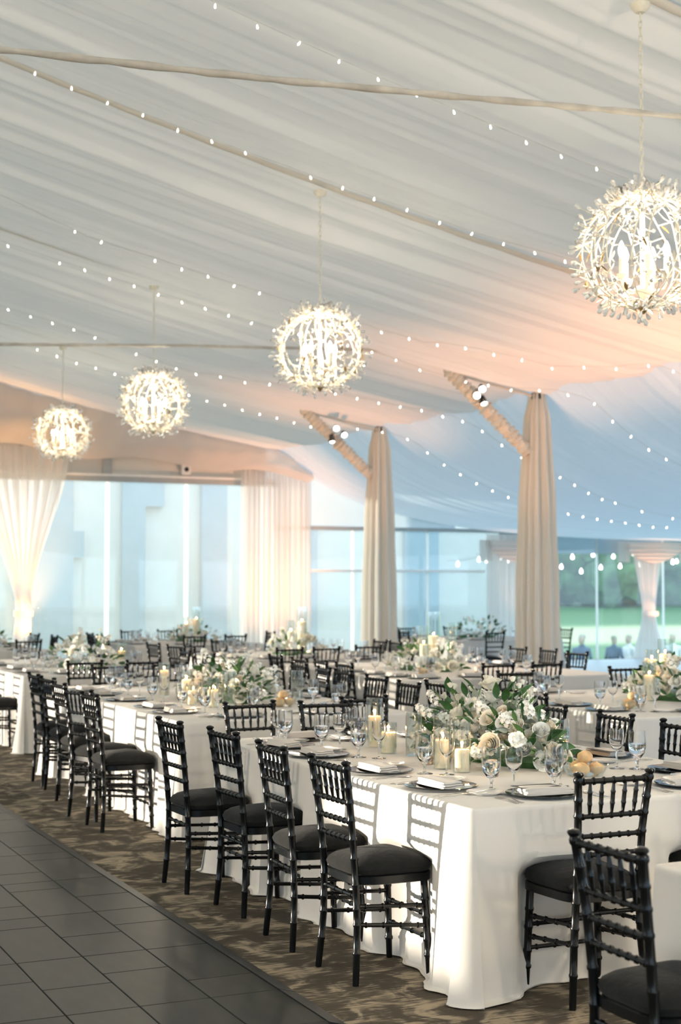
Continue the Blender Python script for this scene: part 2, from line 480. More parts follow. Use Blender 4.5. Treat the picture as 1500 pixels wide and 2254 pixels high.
# end wall: mullions, header, transom, panes
we = struct('wall_back', None)
def wbox(name, x0, x1, z0, z1, m, y0=YEND - .04, y1=YEND + .04, parent=we):
    return obj(name, MB().box(x0, x1, y0, y1, z0, z1).mesh(name, m), parent)
wbox('sun_block_drape', -8.0, 1.3, 0, 7.4, 'drape')  # unseen drape added to stop sun leaking past the end wall
wbox('header', 1.0, 11.3, 3.655, 3.76, 'greyalu')
wbox('header_cap', 1.0, 11.3, 3.76, 3.80, 'alu', YEND - .06)
MX = [1.4, 3.0, 4.6, 6.25, 7.85, 9.45, 11.05]
for x in MX:
    wbox('mullion', x - .04, x + .04, 0, 3.655, 'strip', YEND - .003, YEND + .003)
    wbox('transom_post', x - .11, x + .07, 3.80, zc(x), 'greyalu', YEND - .05, YEND + .05)
for i in range(len(MX) - 1):
    wbox('transom_panel', MX[i] + .07, MX[i + 1] - .11, 3.80, zc(MX[i]) + .1, 'stucco', YEND, YEND + .03)
    w = struct('window_%d' % (i + 1), None)
    wbox('pane', MX[i] + .045, MX[i + 1] - .045, 0.08, 3.655, 'window', YEND - .004, YEND + .004, w)
    wbox('bottom_rail', MX[i] + .045, MX[i + 1] - .045, 0, .08, 'alu', parent=w)
# camera-like sensor box on the transom post
mb = MB(); mb.box(-.09, .09, -.09, 0, -.1, .1)
sb = thing('wall_speaker', 'small white box with a round dark eye on the end-wall header', 'speaker', (9.40, YEND - .06, 3.93))
obj('housing', mb.mesh('housing', 'alu'), sb)
obj('grille', MB().lathe([(0, 0), (.045, 0), (.045, .012), (0, .02)], 14).mesh('grille', 'blackmetal'), sb, (0, -.09, 0), (PI / 2, 0, 0))
# side part of the end wall, lower eave
wbox('eave_bar', 11.3, 22.5, 2.79, 2.87, 'greyalu')
wbox('reflection_bar', 11.9, 16.2, 1.93, 1.985, 'alu')  # stands in for a reflection in the panes, not a real rail
PX = [11.3, 13.07, 14.83, 16.6, 19.13, 20.95, 22.5]
for x in PX: wbox('post', x - .03, x + .03, 0, 2.79, 'strip', YEND - .003, YEND + .003)
for i in range(len(PX) - 1):
    w = struct('window_%d' % (i + 7), None)
    wbox('pane', PX[i] + .035, PX[i + 1] - .035, 0.05, 2.79, 'window' if i < 3 else 'window_clear', YEND - .004, YEND + .004, w)
def gab(u, v):
    X = 11.3 + 4.2 * u; return (X, YEND - .02, 2.87 + max(0.0, zc(X) - 2.80) * v)
obj('gable_panel', MB().grid(gab, 20, 4).mesh('gable_panel', 'gable'), we)
wbox('fascia_panel', 16.6, 22.5, 2.36, 2.79, 'gable', YEND + .01, YEND + .03)
# unseen front wall added to shape sky fill, then the lean-to's right wall
wf = struct('added_wall_front', None)
obj('header', MB().grid(lambda u, v: (-9 + 31.5 * u, -4.6 + .06 * math.sin(u * 260), 3.6 + 3.6 * v), 260, 4).mesh('header', 'drape'), wf)  # header of the added unseen front wall
for k in range(7):
    obj('post', MB().box(-8 + 4.8 * k - .06, -8 + 4.8 * k + .06, -4.66, -4.54, 0, 3.6).mesh('post', 'alu'), wf)  # posts of the added unseen front wall
mb = MB(); mb.grid(lambda u, v: (-60 + 142 * u, -60 + 55.4 * v, -.12), 4, 4); struct('ground_front', mb.mesh('ground_front', 'patio'))
wr = struct('wall_right', None)
mb = MB(); mb.box(22.4, 22.5, -4.5, YEND, 2.6, 2.9); obj('eave_beam', mb.mesh('eave_beam', 'alu'), wr)
for k in range(7):
    mb = MB(); mb.box(22.4, 22.5, -2 + 5 * k - .05, -2 + 5 * k + .05, 0, 2.6); obj('post', mb.mesh('post', 'alu'), wr)

# ================================================================== OUTSIDE
def terr(X, Y):
    if Y < 29: z = -0.1
    elif Y < 33: z = -0.1 - 1.35 * (0.5 - 0.5 * math.cos(PI * (Y - 29) / 4))
    elif Y < 40: z = -1.45
    else: z = -1.45 + 1.9 * ((Y - 40) / 70) ** 0.9
    return z
mb = MB(); mb.grid(lambda u, v: (-60 + 220 * u, YEND + .1 + 110 * v * v, terr(0, YEND + .1 + 110 * v * v) - (0.02 if v > 0 else 0)), 12, 60)
g = struct('ground_lawn', mb.mesh('ground_lawn', 'lawn'))
mb = MB(); mb.grid(lambda u, v: (-60 + 51 * u, -40 + 67.6 * v, -.12), 4, 4); struct('ground_left', mb.mesh('ground_left', 'lawn'))
mb = MB(); mb.grid(lambda u, v: (22.5 + 60 * u, -40 + 67.6 * v, -.12), 4, 4); struct('ground_right', mb.mesh('ground_right', 'lawn'))

# pale building beyond the end windows
bl = thing('pale_building', 'pale stucco building with painted blue shadow bays beyond the tall windows', 'building', (0, 33.2, -1.0))
obj('wall', MB().box(5.0, 20.6, 0.2, 6, 0, 9).mesh('wall', 'stucco'), bl)
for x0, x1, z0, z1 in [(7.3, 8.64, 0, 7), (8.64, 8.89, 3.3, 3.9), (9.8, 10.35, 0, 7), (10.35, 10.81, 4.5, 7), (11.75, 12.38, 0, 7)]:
    obj('painted_shadow_bay', MB().box(x0, x1, 0, .21, z0, z1).mesh('painted_shadow_bay', 'shade_blue'), bl)  # blue boxes paint the shadow steps on the pale wall
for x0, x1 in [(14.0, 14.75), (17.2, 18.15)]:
    obj('painted_shadow_bay', MB().box(x0, x1, 0, .21, 0, 7).mesh('painted_shadow_bay', 'shade_blue'), bl)

# trees along the far edge of the lawn
def crown_mesh(seed):
    rr = random.Random(seed); mb = MB()
    for k in range(16):
        c = Vector((rr.uniform(-2.6, 2.6), rr.uniform(-2, 2), rr.uniform(1.0, 8.5)))
        c.x *= 1.15 - c.z / 14; c.y *= 1.15 - c.z / 14
        r = rr.uniform(1.3, 2.2); ph = [rr.uniform(0, 6) for _ in range(6)]
        def f(u, v, c=c, r=r, ph=ph):
            a, b = 2 * PI * u, PI * (v - .5)
            d = Vector((math.cos(a) * math.cos(b), math.sin(a) * math.cos(b), math.sin(b)))
            q = 1 + .16 * math.sin(5 * d.x + ph[0]) * math.sin(6 * d.y + ph[1]) + .13 * math.sin(11 * d.z + ph[2]) * math.sin(9 * d.x + ph[3])
            return c + d * r * q
        mb.grid(f, 18, 12)
    return mb.mesh('crown', 'foliage')
crowns = [crown_mesh(s) for s in (1, 2, 3)]
trunk_me = MB().tube([(0, 0, 0), (.1, 0, 1.5), (0, .1, 3.5), (.2, 0, 7)], [.35, .27, .22, .1]).mesh('trunk', 'bark')
tr_rnd = random.Random(8)
for k in range(11):
    X = 46 + k * 4.9 + tr_rnd.uniform(-1, 1); Y = 96 + tr_rnd.uniform(-4, 6)
    t = thing('lawn_tree', 'leafy green tree at the far lawn edge, %s from the left' % (ORD + ['ninth', 'tenth', 'eleventh'])[k], 'tree',
              (X, Y, terr(X, Y) - .05), tr_rnd.uniform(0, 6), 'trees beyond the lawn')
    s = tr_rnd.uniform(1.0, 1.35); t.scale = (s, s, s)
    build(t, [('trunk', trunk_me), ('crown', crowns[k % 3])])

# guests out on the lower terrace
def skin_body(name, joints, edges, m):
    me = bpy.data.meshes.new(name)
    me.from_pydata([j[0] for j in joints], edges, [])
    o = bpy.data.objects.new(name, me); COL.objects.link(o)
    sk = o.modifiers.new('skin', 'SKIN'); sk.use_smooth_shade = True
    sv = me.skin_vertices[0].data
    for i, j in enumerate(joints):
        rr = j[1]; sv[i].radius = (rr, rr) if not isinstance(rr, tuple) else rr
        sv[i].use_root = (i == 0)
    o.modifiers.new('sub', 'SUBSURF').levels = 1
    me.materials.append(M[m])
    return o
def guest(x, y, rz, label, suit, dress=False, hold=True):
    gz = terr(x, y)
    t = thing('person', label, 'person', (x, y, gz - .02), rz, 'guests on the terrace')
    J = [((0, 0, .98), (.16, .11)), ((0, 0, 1.18), (.15, .10)), ((0, 0, 1.38), (.18, .11)), ((0, 0, 1.47), (.07, .07)), ((0, .01, 1.54), (.055, .055)),
         ((.10, 0, .92), .09), ((.11, .02, .50), .065), ((.11, 0, .08), .045), ((.11, .13, .035), .04),
         ((-.10, 0, .92), .09), ((-.11, .02, .50), .065), ((-.11, 0, .08), .045), ((-.11, .13, .035), .04),
         ((.20, 0, 1.40), .06), ((.26, .02, 1.13), .048), ((.20, .24, 1.10), .036),
         ((-.20, 0, 1.40), .06), ((-.25, -.02, 1.12), .048), ((-.26, .08, .88), .036)]
    Ed = [(0, 1), (1, 2), (2, 3), (3, 4), (0, 5), (5, 6), (6, 7), (7, 8), (0, 9), (9, 10), (10, 11), (11, 12), (2, 13), (13, 14), (14, 15), (2, 16), (16, 17), (17, 18)]
    b = skin_body('body', J, Ed, suit); b.parent = t
    hp = [(0, 0), (.05, .005), (.068, .04), (.078, .10), (.08, .15), (.066, .20), (.035, .228), (0, .235)]
    hd = MB().lathe(hp, 14)
    hd.v = [(vx, vy * 1.15, vz) for vx, vy, vz in hd.v]
    h = obj('head', hd.mesh('head', 'skin'), t, (0, .02, 1.53))
    obj('nose', MB().lathe([(0, 0), (.014, .0), (.005, .04), (0, .042)], 6).mesh('nose', 'skin'), h, (0, .088, .085))
    for sx in (-1, 1):
        obj('eye', MB().lathe([(0, 0), (.008, .0), (0, .005)], 6).mesh('eye', 'anther'), h, (sx * .03, .080, .125), (-PI / 2, 0, 0))
        obj('ear', MB().lathe([(0, -.03), (.012, -.02), (.014, .01), (0, .03)], 6).mesh('ear', 'skin'), h, (sx * .08, 0, .11))
    hr = MB().lathe([(.074, .12), (.086, .16), (.074, .215), (.04, .243), (0, .25)], 14)
    hr.v = [(vx, vy * 1.15 - .018, vz) for vx, vy, vz in hr.v]
    obj('hair', hr.mesh('hair', 'hair'), t, (0, .02, 1.53))
    hand_me = MB()
    hand_me.tube([(0, 0, 0), (0, .05, -.005), (0, .09, -.01)], [.026, .034, .030], 8)
    for q in range(4): hand_me.tube([(-.024 + .016 * q, .085, -.008), (-.024 + .016 * q, .115 + .006 * (q in (1, 2)), -.018), (-.024 + .016 * q, .135, -.04)], .008, 6)
    hand_me.tube([(.03, .03, 0), (.05, .055, -.01), (.05, .08, -.02)], .009, 6)
    hm = hand_me.mesh('hand', 'skin')
    obj('hand', hm, t, (.20, .24, 1.10), (0, 0, .4)); obj('hand', hm, t, (-.26, .08, .88), (-1.2, 0, 0))
    if dress:
        obj('skirt', MB().lathe([(.34, .04), (.30, .4), (.22, .8), (.15, 1.05), (.17, 1.30), (.10, 1.42)], 18).mesh('skirt', 'dress'), t)
    return t
guest(22.68, 33.5, 2.6, 'guest in a dark suit left of the thin window post', 'suit')
guest(23.66, 33.4, -1.2, 'guest in a navy suit right of the thin window post', 'suit')
guest(24.3, 33.6, 1.6, 'guest in a white dress beside the tied curtain', 'dress', True)
guest(25.7, 33.5, 2.4, 'guest in a pale dress behind the tall glass cylinder', 'dress', True)
guest(23.25, 34.3, 0.6, 'guest in grey behind the thin window post', 'greysuit')

# ================================================================== CURTAINS AND DRAPES
def hang(name, x_of, z0, z1, y, amp, waves, m, nu=160, nv=24, seed=0):
    """cloth panel: x_of(w) gives (left, right) at height fraction w from the top"""
    rr = random.Random(seed); ph = [rr.uniform(0, 6.28) for _ in range(3)]
    def f(u, v):
        z = z1 + (z0 - z1) * v
        a, b = x_of(v); X = a + (b - a) * u
        g = min(1.0, (b - a) / 0.9 + 0.25)
        o = math.sin(2 * PI * waves * u + ph[0] + .6 * math.sin(5 * u + ph[1])) + .4 * math.sin(2 * PI * waves * 2.3 * u + ph[2])
        return (X, y - amp * g * o - (amp * 1.2 if g < .6 else 0), z)
    return MB().grid(f, nu, nv).mesh(name, m)
def lerp(t, pts):
    for (a, va), (b, vb) in zip(pts[:-1], pts[1:]):
        if t <= b:
            k = (t - a) / (b - a) if b > a else 0; k = k * k * (3 - 2 * k)
            return va + (vb - va) * k
    return pts[-1][1]
def tie_x(cx, top, mid, bot, vt):
    return lambda v: (cx - lerp(v, [(0, top), (vt, mid), (1, bot)]), cx + lerp(v, [(0, top * .82), (vt, mid), (1, bot)]))
def tied_curtain(label, cx, ztop, ztie, top, mid, bot, seed, y):
    vt = (ztop - ztie) / ztop
    t = thing('tied_curtain', label, 'curtain', (0, 0, 0), 0, 'sheer curtains on the end wall')
    obj('panel', hang('panel', tie_x(cx, top, mid, bot, vt), 0.01, ztop, y, .05, 9, 'sheer', 150, 40, seed), t)
    def f(u, v):
        a = 2 * PI * u; return (cx + (mid + .04) * math.cos(a), y - .06 + .13 * math.sin(a), ztie - .05 + .10 * v)
    obj('tieback', MB().grid(f, 24, 3, True).mesh('tieback', 'valance'), t)
tied_curtain('tied-back sheer curtain glowing orange left of the tall windows', 6.16, 4.25, 1.14, 1.05, .14, .26, 2, YEND - .35)
tied_curtain('tied-back sheer curtain with peach glow before the lawn view', 20.28, 2.62, 1.02, .42, .17, .42, 4, YEND - .35)
t = thing('window_drape', 'long peach-tinted drapes hanging right of the tall windows', 'curtain', group='sheer curtains on the end wall')
obj('panel', hang('panel', lambda v: (10.5 - .02 * v, 11.25), 0.01, 4.1, YEND - .32, .06, 7, 'sheer', 130, 20, 6), t)
obj('panel', hang('panel', lambda v: (11.2, 11.95 + .02 * v), 0.01, 4.0, YEND - .36, .06, 7, 'sheer', 130, 20, 7), t)
t = thing('window_drape', 'pale lilac sheer drape left of the nearer draped column', 'curtain', group='sheer curtains on the end wall')
obj('panel', hang('panel', lambda v: (16.05, 17.5), 0.01, 2.75, YEND - .35, .06, 10, 'sheer', 160, 16, 8), t)
# voile valance across the end wall
def val(u, v):
    X = 1.0 + 10.9 * u
    zt = zc(X) - .05
    zb = lerp(X, [(1.0, 4.6), (5.8, 4.23), (7.5, 4.08), (10.5, 3.93), (11.9, 3.74)]) + .05 * math.sin(X * 2.4)
    sw = math.sin(X * 5.3) * .03 + .05 * math.sin(13 * X + 5 * v) * (1 - v) + .04 * math.sin(9 * v + 2 * X)
    return (X, YEND - .48 - .22 * math.sin(PI * v) + sw, zt + (zb - zt) * v)
tag(obj('voile_valance', MB().grid(val, 260, 22).mesh('voile_valance', 'valance')), 'long sheer voile valance swagged above the tall windows', 'valance')
def swag(cx, w, zt, label):
    t = thing('swag', label, 'valance')
    def f(u, v):
        X = cx - w + 2 * w * u
        d = (1 - (2 * u - 1) ** 2)
        z = zt - v * (.12 + .34 * d) - .0
        return (X, YEND - .42 - .14 * d * math.sin(PI * v) - .02 * math.sin(v * 26 * (.4 + d)), z)
    obj('fold', MB().grid(f, 40, 40).mesh('fold', 'valance'), t)
    for s in (-1, 1):
        obj('tail', hang('tail', lambda v, s=s: (cx + s * w - .16, cx + s * w + .16), zt - .45, zt, YEND - .45, .04, 3, 'valance', 30, 6, 9), t)
swag(20.4, .85, 2.62, 'small peach swag above the tied curtain at the lawn view')
swag(16.8, .80, 2.62, 'small pink swag at the top of the lilac drape')

# draped columns with ruched knee braces
def column(Y, label_c, spots, label_b):
    t = thing('draped_column', label_c, 'column', (XCOL, Y, 0), 0, 'draped columns along the tent')
    def f(u, v):
        a = 2 * PI * u; z = 4.36 * v
        r = lerp(v, [(0, .275), (.35, .255), (.6, .225), (.9, .165), (1, .10)])
        o = .16 * math.sin(11 * a + .8 * math.sin(2 * a)) + .10 * math.sin(5 * a + 1.3) + .05 * math.sin(23 * a)
        return ((r * (1 + o)) * math.cos(a), (r * (1 + o)) * math.sin(a), z)
    obj('drape', MB().grid(f, 150, 26, True).mesh('drape', 'drape'), t)
    obj('pole', MB().box(-.06, .06, -.06, .06, 0, 4.40).mesh('pole', 'alu'), t)
    obj('cap', MB().lathe([(.11, 4.28), (.10, 4.36), (.02, 4.42), (0, 4.42)], 8).mesh('cap', 'blackmetal'), t)
    p0, p1 = Vector((-.16, 0, 3.52)), Vector((-1.48, 0, 4.64))
    rr = random.Random(int(Y)); n = 70
    pts = [p0.lerp(p1, i / n) for i in range(n + 1)]
    rad = [(.085 + .022 * math.sin(i * 1.9) + rr.uniform(-.012, .012)) * (0.5 if i in (0, n) else 1) for i in range(n + 1)]
    mb = MB(); mb.tube(pts, rad, 14)
    mb.v = [(x, y + .012 * math.sin(x * 70 + z * 31), z + .012 * math.sin(x * 83 + y * 60)) for x, y, z in mb.v]
    obj('brace_sleeve', mb.mesh('brace_sleeve', 'drape'), t)
    obj('tie_strut', MB().tube([(-.1, 0, 4.33), (-1.4, 0, 4.58)], .018).mesh('tie_strut', 'rafter'), t)
    for k, (dx, dz, aim) in enumerate(spots):
        s = thing('spotlight', '%s clipped to the %s' % (['upper black spotlight', 'lower black spotlight', 'third black spotlight'][k], label_b), 'spotlight',
                  (XCOL + dx, Y - .14, dz), 0, 'spotlights on the braces')
        q = Vector(aim).normalized().to_track_quat('Z', 'Y').to_euler()
        obj('can', MB().lathe([(0, -.09), (.035, -.09), (.045, -.02), (.055, .06), (.05, .06), (.04, .02)], 14).mesh('can', 'blackmetal'), s, (0, -.05, 0), q)
        obj('lens', MB().lathe([(0, .03), (.046, .03), (.03, .05), (0, .055)], 14).mesh('lens', 'lens'), s, (0, -.05, 0), q)
        if k < 2:
            l = bpy.data.lights.new('spot_lamp', 'SPOT'); l.energy = 170; l.color = (1, .84, .62); l.spot_size = R(70); l.spot_blend = .7; l.shadow_soft_size = .05
            lo = bpy.data.objects.new('spot_lamp', l); COL.objects.link(lo); lo.parent = s
            lo.location = Vector((0, -.05, 0)) + Vector(aim).normalized() * .09
            lo.rotation_euler = Vector(aim).to_track_quat('-Z', 'Y').to_euler()
        obj('yoke', MB().box(-.012, .012, -.05, .10, -.008, .008).mesh('yoke', 'blackmetal'), s)
column(17.64, 'nearer beige draped column with a ruched brace', [(-1.02, 4.36, (-.4, -1, -.5)), (-1.10, 4.26, (-.6, -1, -.35)), (-1.0, 4.18, (-.1, -.8, -1))], 'nearer ruched brace')
column(22.64, 'farther beige draped column with a ruched brace', [(-.92, 4.30, (-.4, -1, -.4)), (-.78, 4.20, (-.2, -1, -.5)), (-1.0, 4.10, (-.1, -.5, -1))], 'farther ruched brace')

# fabric-wrapped tie bars
def rod(Y, label):
    pts, rad = [], []
    rr = random.Random(int(Y * 7))
    for i in range(140):
        X = -4.0 + 13.3 * i / 139
        z = lerp2(X, [(-4, 4.30), (1.57, 4.43), (3.0, 4.49), (4.29, 4.565), (5.97, 4.67), (9.22, 4.82), (9.4, 4.83)])
        pts.append((X, Y - .10, z + rr.uniform(-.002, .002))); rad.append(.020 + .003 * math.sin(X * 14) + rr.uniform(-.0025, .0025))
    tag(obj('tie_bar', MB().tube(pts, rad, 10).mesh('tie_bar', 'sleeve')), label, 'tie bar', 'wrapped tie bars')
def lerp2(t, pts):
    for (a, va), (b, vb) in zip(pts[:-1], pts[1:]):
        if t <= b: return va + (vb - va) * (t - a) / (b - a)
    return pts[-1][1]
rod(7.64, 'fabric-wrapped tie bar crossing the top of the picture')
rod(17.64, 'fabric-wrapped tie bar behind the second chandelier')

# uplights on the floor
def uplight(x, y, label, aim, energy, color, size):
    t = thing('uplight', label, 'lamp', (x, y, 0), 0, 'amber uplights')
    obj('can', MB().lathe([(.08, 0), (.09, .02), (.09, .20), (.08, .20), (.07, .12), (0, .12)], 16).mesh('can', 'blackmetal'), t)
    obj('lens', MB().lathe([(0, .13), (.07, .13), (.07, .135), (0, .14)], 16).mesh('lens', 'lens'), t)
    l = bpy.data.lights.new('uplight_lamp', 'SPOT'); l.energy = energy; l.color = color; l.spot_size = size; l.spot_blend = 1.0; l.shadow_soft_size = .06
    o = bpy.data.objects.new('uplight_lamp', l); COL.objects.link(o); o.parent = t; o.location = (0, 0, .24)
    o.rotation_euler = (Vector(aim)).to_track_quat('-Z', 'Y').to_euler()
AMB = (1.0, .44, .20)
uplight(6.3, YEND - .85, 'amber uplight under the left tied curtain', (-.06, .34, 1), 420, (1.0, .50, .15), R(60))
uplight(11.0, YEND - 2.3, 'amber uplight before the long window drapes', (.03, .80, 1), 330, AMB, R(85))
uplight(5.0, YEND - 1.8, 'added amber uplight left of the tied curtain', (.2, .30, 1), 130, AMB, R(80))  # added outside the frame to brighten the valance
uplight(10.1, 16.7, 'amber uplight beside the nearer draped column', (-.02, .0, 1), 270, AMB, R(66))
uplight(10.1, 21.7, 'amber uplight beside the farther draped column', (-.02, .0, 1), 250, AMB, R(66))
uplight(10.75, 12.3, 'added unseen amber uplight at the column beyond the right frame edge', (.0, .20, 1), 480, AMB, R(75))  # unseen uplight added to throw amber light on the ceiling
uplight(20.4, YEND - .9, 'amber uplight under the tied curtain at the lawn', (0, .25, 1), 160, AMB, R(50))
uplight(16.8, YEND - .9, 'amber uplight under the lilac drape', (0, .2, 1), 60, AMB, R(50))

# ================================================================== STRING LIGHTS
bulb_me = MB().lathe([(0, -.013), (.006, -.008), (.007, 0), (.0045, .010), (.003, .018), (0, .019)], 8).mesh('bulb', 'fairy')
sock_me = MB().lathe([(.004, .018), (.005, .020), (.005, .034), (.002, .036)], 6).mesh('socket', 'wire')
STR = [('above the nearest chandelier', [(-1, 9.6), (6.5, 9.62), (9, 9.4), (11.2, 9.3)]),
       ('crossing the ceiling before the second chandelier', [(-1, 12.25), (3.6, 12.35), (6, 12.3), (7.8, 12.0), (11.2, 11.7)]),
       ('passing behind the second chandelier', [(-1, 15.6), (3.3, 15.7), (4.6, 16.0), (8, 16.0), (9.7, 15.3), (10.9, 14.5), (13, 14.3), (16, 14.3)]),
       ('above the third chandelier', [(-1, 17.8), (3.9, 17.84), (7.3, 17.9), (9.3, 17.4), (10.5, 17.2), (11.4, 16.6), (13, 16.75), (17, 16.9)]),
       ('passing behind the third chandelier', [(-1, 20.6), (5, 20.8), (7.3, 21.0), (8.3, 20.4), (10.8, 19.7), (12.8, 19.4), (14.6, 19.9), (17, 20.0)]),
       ('nearest the end wall', [(-1, 22.8), (5.4, 23.1), (10.3, 23.25), (11.6, 21.97), (13.5, 22.0), (17, 22.2)])]
srnd = random.Random(12)
for where, pts in STR:
    t = thing('string_light', 'string of tiny warm fairy bulbs %s' % where, 'string light', group='fairy light strings on the ceiling')
    wp, X = [], pts[0][0]
    xe = pts[-1][0]
    while X < xe:
        Y = lerp2(X, pts)
        wp.append((X, Y, zliner(X, Y) - .07)); X += .16
    # smooth the wire so that it hangs clear of the folds
    ws = []
    for i in range(len(wp)):
        j0, j1 = max(0, i - 3), min(len(wp), i + 4)
        ws.append((wp[i][0], wp[i][1], min(sum(w[2] for w in wp[j0:j1]) / (j1 - j0), wp[i][2]) - .01))
    obj('wire', MB().tube(ws, .0022, 5).mesh('wire', 'wire'), t)
    for i in range(6, len(ws), 2):
        if srnd.random() < .08: continue
        x, y, z = ws[i]
        tilt = (srnd.uniform(-.6, .6), srnd.uniform(-.6, .6), 0)
        obj('bulb', bulb_me, t, (x, y, z - .03 + srnd.uniform(-.012, .012)), tilt)
# festoon strings out on the terrace
fb_me = MB().lathe([(0, -.05), (.03, -.04), (.042, 0), (.03, .035), (.014, .06), (.012, .08)], 12).mesh('bulb', 'festoon')
for k, (y, z0, dz) in enumerate([(30.2, 2.40, -.10), (31.6, 2.26, .12)]):
    t = thing('string_light', ['higher', 'lower'][k] + ' festoon string of round bulbs outside over the terrace', 'string light', group='festoon strings outside')
    pts = [(17.5 + .3 * i, y, z0 + dz * math.sin(i * .35) - .05 * math.sin(i * 1.1)) for i in range(36)]
    obj('wire', MB().tube(pts, .006, 5).mesh('wire', 'blackmetal'), t)
    for i in range(1, 36, 2): obj('bulb', fb_me, t, (pts[i][0], y, pts[i][2] - .09))

# ================================================================== CHANDELIERS
def drop_mesh():
    return MB().lathe([(0, 0), (.006, .003), (.013, .022), (.0155, .034), (.012, .046), (0, .052)], 7).mesh('crystal_drop', 'crystal')
def leaf_grid(l, w, m, name='leaf', bend=.15, nv=5):
    def f(u, v):
        a = w * math.sin(PI * min(1, v ** .85)) * (2 * u - 1)
        return (a, l * v, -abs(a) * .35 + bend * l * math.sin(PI * v) * .5)
    return MB().grid(f, 2, nv).mesh(name, m)
cd_me = drop_mesh()
gl_me = leaf_grid(.085, .012, 'gilt'); wl_me = leaf_grid(.075, .013, 'chand')
link_mb = MB()
_lp = [(.011 * math.cos(a) , 0, .024 * math.sin(a) + (.010 if math.sin(a) > 0 else -.010)) for a in [2 * PI * i / 14 for i in range(15)]]
link_me = link_mb.tube(_lp, .0034, 6, False).mesh('chain_link', 'chand')
RG = .385
crnd = random.Random(21)
def sph(th, ph, r=RG):
    return Vector((r * math.sin(th) * math.cos(ph), r * math.sin(th) * math.sin(ph), r * .93 * math.cos(th)))
RIBS = []
for vnt in range(5):
    amp, fr, p0 = crnd.uniform(.06, .16), crnd.choice([2, 3]), crnd.uniform(0, 6.28)
    path = [sph(.06 + (PI - .12) * i / 26, amp * math.sin(fr * PI * i / 26 + p0)) for i in range(27)]
    mb = MB(); mb.tube(path, [.0050] * 27, 6)
    ends, leaves = [], []
    for q in range(13):
        i = 2 + int(q * 23 / 13); th = .06 + (PI - .12) * i / 26; base = path[i]
        out = base.normalized()
        side = Vector((-out.y, out.x, 0)).normalized() * crnd.choice([-1, 1])
        up = out.cross(side)
        L = crnd.uniform(.07, .16)
        d = (side * crnd.uniform(.4, 1) + up * crnd.uniform(-.7, .9) + out * crnd.uniform(.02, .35)).normalized()
        mid = base + d * L * .5 + out * .004
        end = base + d * L * .9
        end = end.normalized() * max(end.length, RG * .95) + out * crnd.uniform(.0, .035)
        mb.tube([base, mid, end], [.0045, .004, .003], 5)
        ends.append((end, (end - mid).normalized() * .55 + out * .6))
        if q % 4 != 3:
            e2 = base + (d * .5 - side * .35 + out * .45) * .07
            mb.tube([base, e2], [.004, .003], 5); ends.append((e2, (out + d * .6)))
        leaves.append((base + out * .004 + d * .02, (d * .5 + up * crnd.choice([-1, 1]) + out * .12), q % 2))
    RIBS.append((mb.mesh('branch', 'chand'), ends, leaves))
arm_p = [(.02, 0, -.235), (.07, 0, -.255), (.13, 0, -.245), (.150, 0, -.21), (.150, 0, -.175)]
arm_me = MB().tube(arm_p, .008, 8).mesh('arm', 'chand')
cup_me = MB().lathe([(.010, -.18), (.030, -.165), (.034, -.150), (.020, -.150)], 14).mesh('cup', 'chand')
slv_me = MB().lathe([(.017, -.16), (.017, -.045), (.010, -.045)], 14).mesh('candle_sleeve', 'candle_sleeve')
blb_me = MB().lathe([(.010, -.045), (.020, -.018), (.023, .006), (.016, .035), (.006, .058), (0, .064)], 14).mesh('bulb', 'bulb')
hub_me = MB().lathe([(0, -.31), (.010, -.30), (.018, -.285), (.055, -.265), (.060, -.245), (.050, -.225), (.022, -.215), (.016, -.20), (.016, .30), (.035, .345), (.035, .36), (.012, .375), (.006, .40)], 18).mesh('stem', 'chand')
fin_me = MB().lathe([(0, -.40), (.010, -.395), (.028, -.365), (.040, -.352), (.012, -.345)], 14).mesh('finial', 'gilt')
can_me = MB().lathe([(.03, -.06), (.06, -.03), (.065, 0)], 16).mesh('canopy', 'chand')
def chandelier(X, Y, Zc, ztop, label, rz, power):
    t = thing('globe_chandelier', label, 'chandelier', (X, Y, Zc), rz, 'globe chandeliers')
    proto = [('stem', hub_me), ('finial', fin_me)]
    for k in range(5):
        a = 2 * PI * k / 5 + .3
        c, s = .150 * math.cos(a), .150 * math.sin(a)
        proto.append(('arm', arm_me, (0, 0, 0), (0, 0, a)))
        proto.append(('cup', cup_me, (c, s, 0)))
        proto.append(('candle_sleeve', slv_me, (c, s, 0)))
        proto.append(('bulb', blb_me, (c, s, 0)))
    lr = random.Random(int(X * 100 + Y))
    nr = 20
    for k in range(nr):
        me, ends, leaves = RIBS[k % 5]
        a = 2 * PI * k / nr + lr.uniform(-.06, .06)
        rot = Matrix.Rotation(a, 3, 'Z')
        proto.append(('branch', me, (0, 0, 0), (0, 0, a)))
        for e, d in ends[::(2 if k % 3 == 0 else 1)] if False else ends[(k % 2)::2] + ends[:3]:
            q = (rot @ Vector(d)).to_track_quat('Z', 'Y').to_euler()
            proto.append(('crystal_drop', cd_me, rot @ e, q))
        for e, d, kind in leaves[(k % 2)::2]:
            q = (rot @ Vector(d)).to_track_quat('Y', 'Z').to_euler()
            proto.append(('leaf', gl_me if kind else wl_me, rot @ e, q))
    n = int((ztop - Zc - .42) / .046)
    for i in range(n):
        proto.append(('chain_link', link_me, (0, 0, .415 + i * .046), (0, 0, PI / 2 * (i % 2) + .4)))
    proto.append(('canopy', can_me, (0, 0, ztop - Zc)))
    build(t, proto)
    l = bpy.data.lights.new('chandelier_lamp', 'POINT'); l.energy = power; l.color = (1, .84, .63); l.shadow_soft_size = .12
    o = bpy.data.objects.new('chandelier_lamp', l); COL.objects.link(o); o.parent = t; o.location = (0, 0, .02)
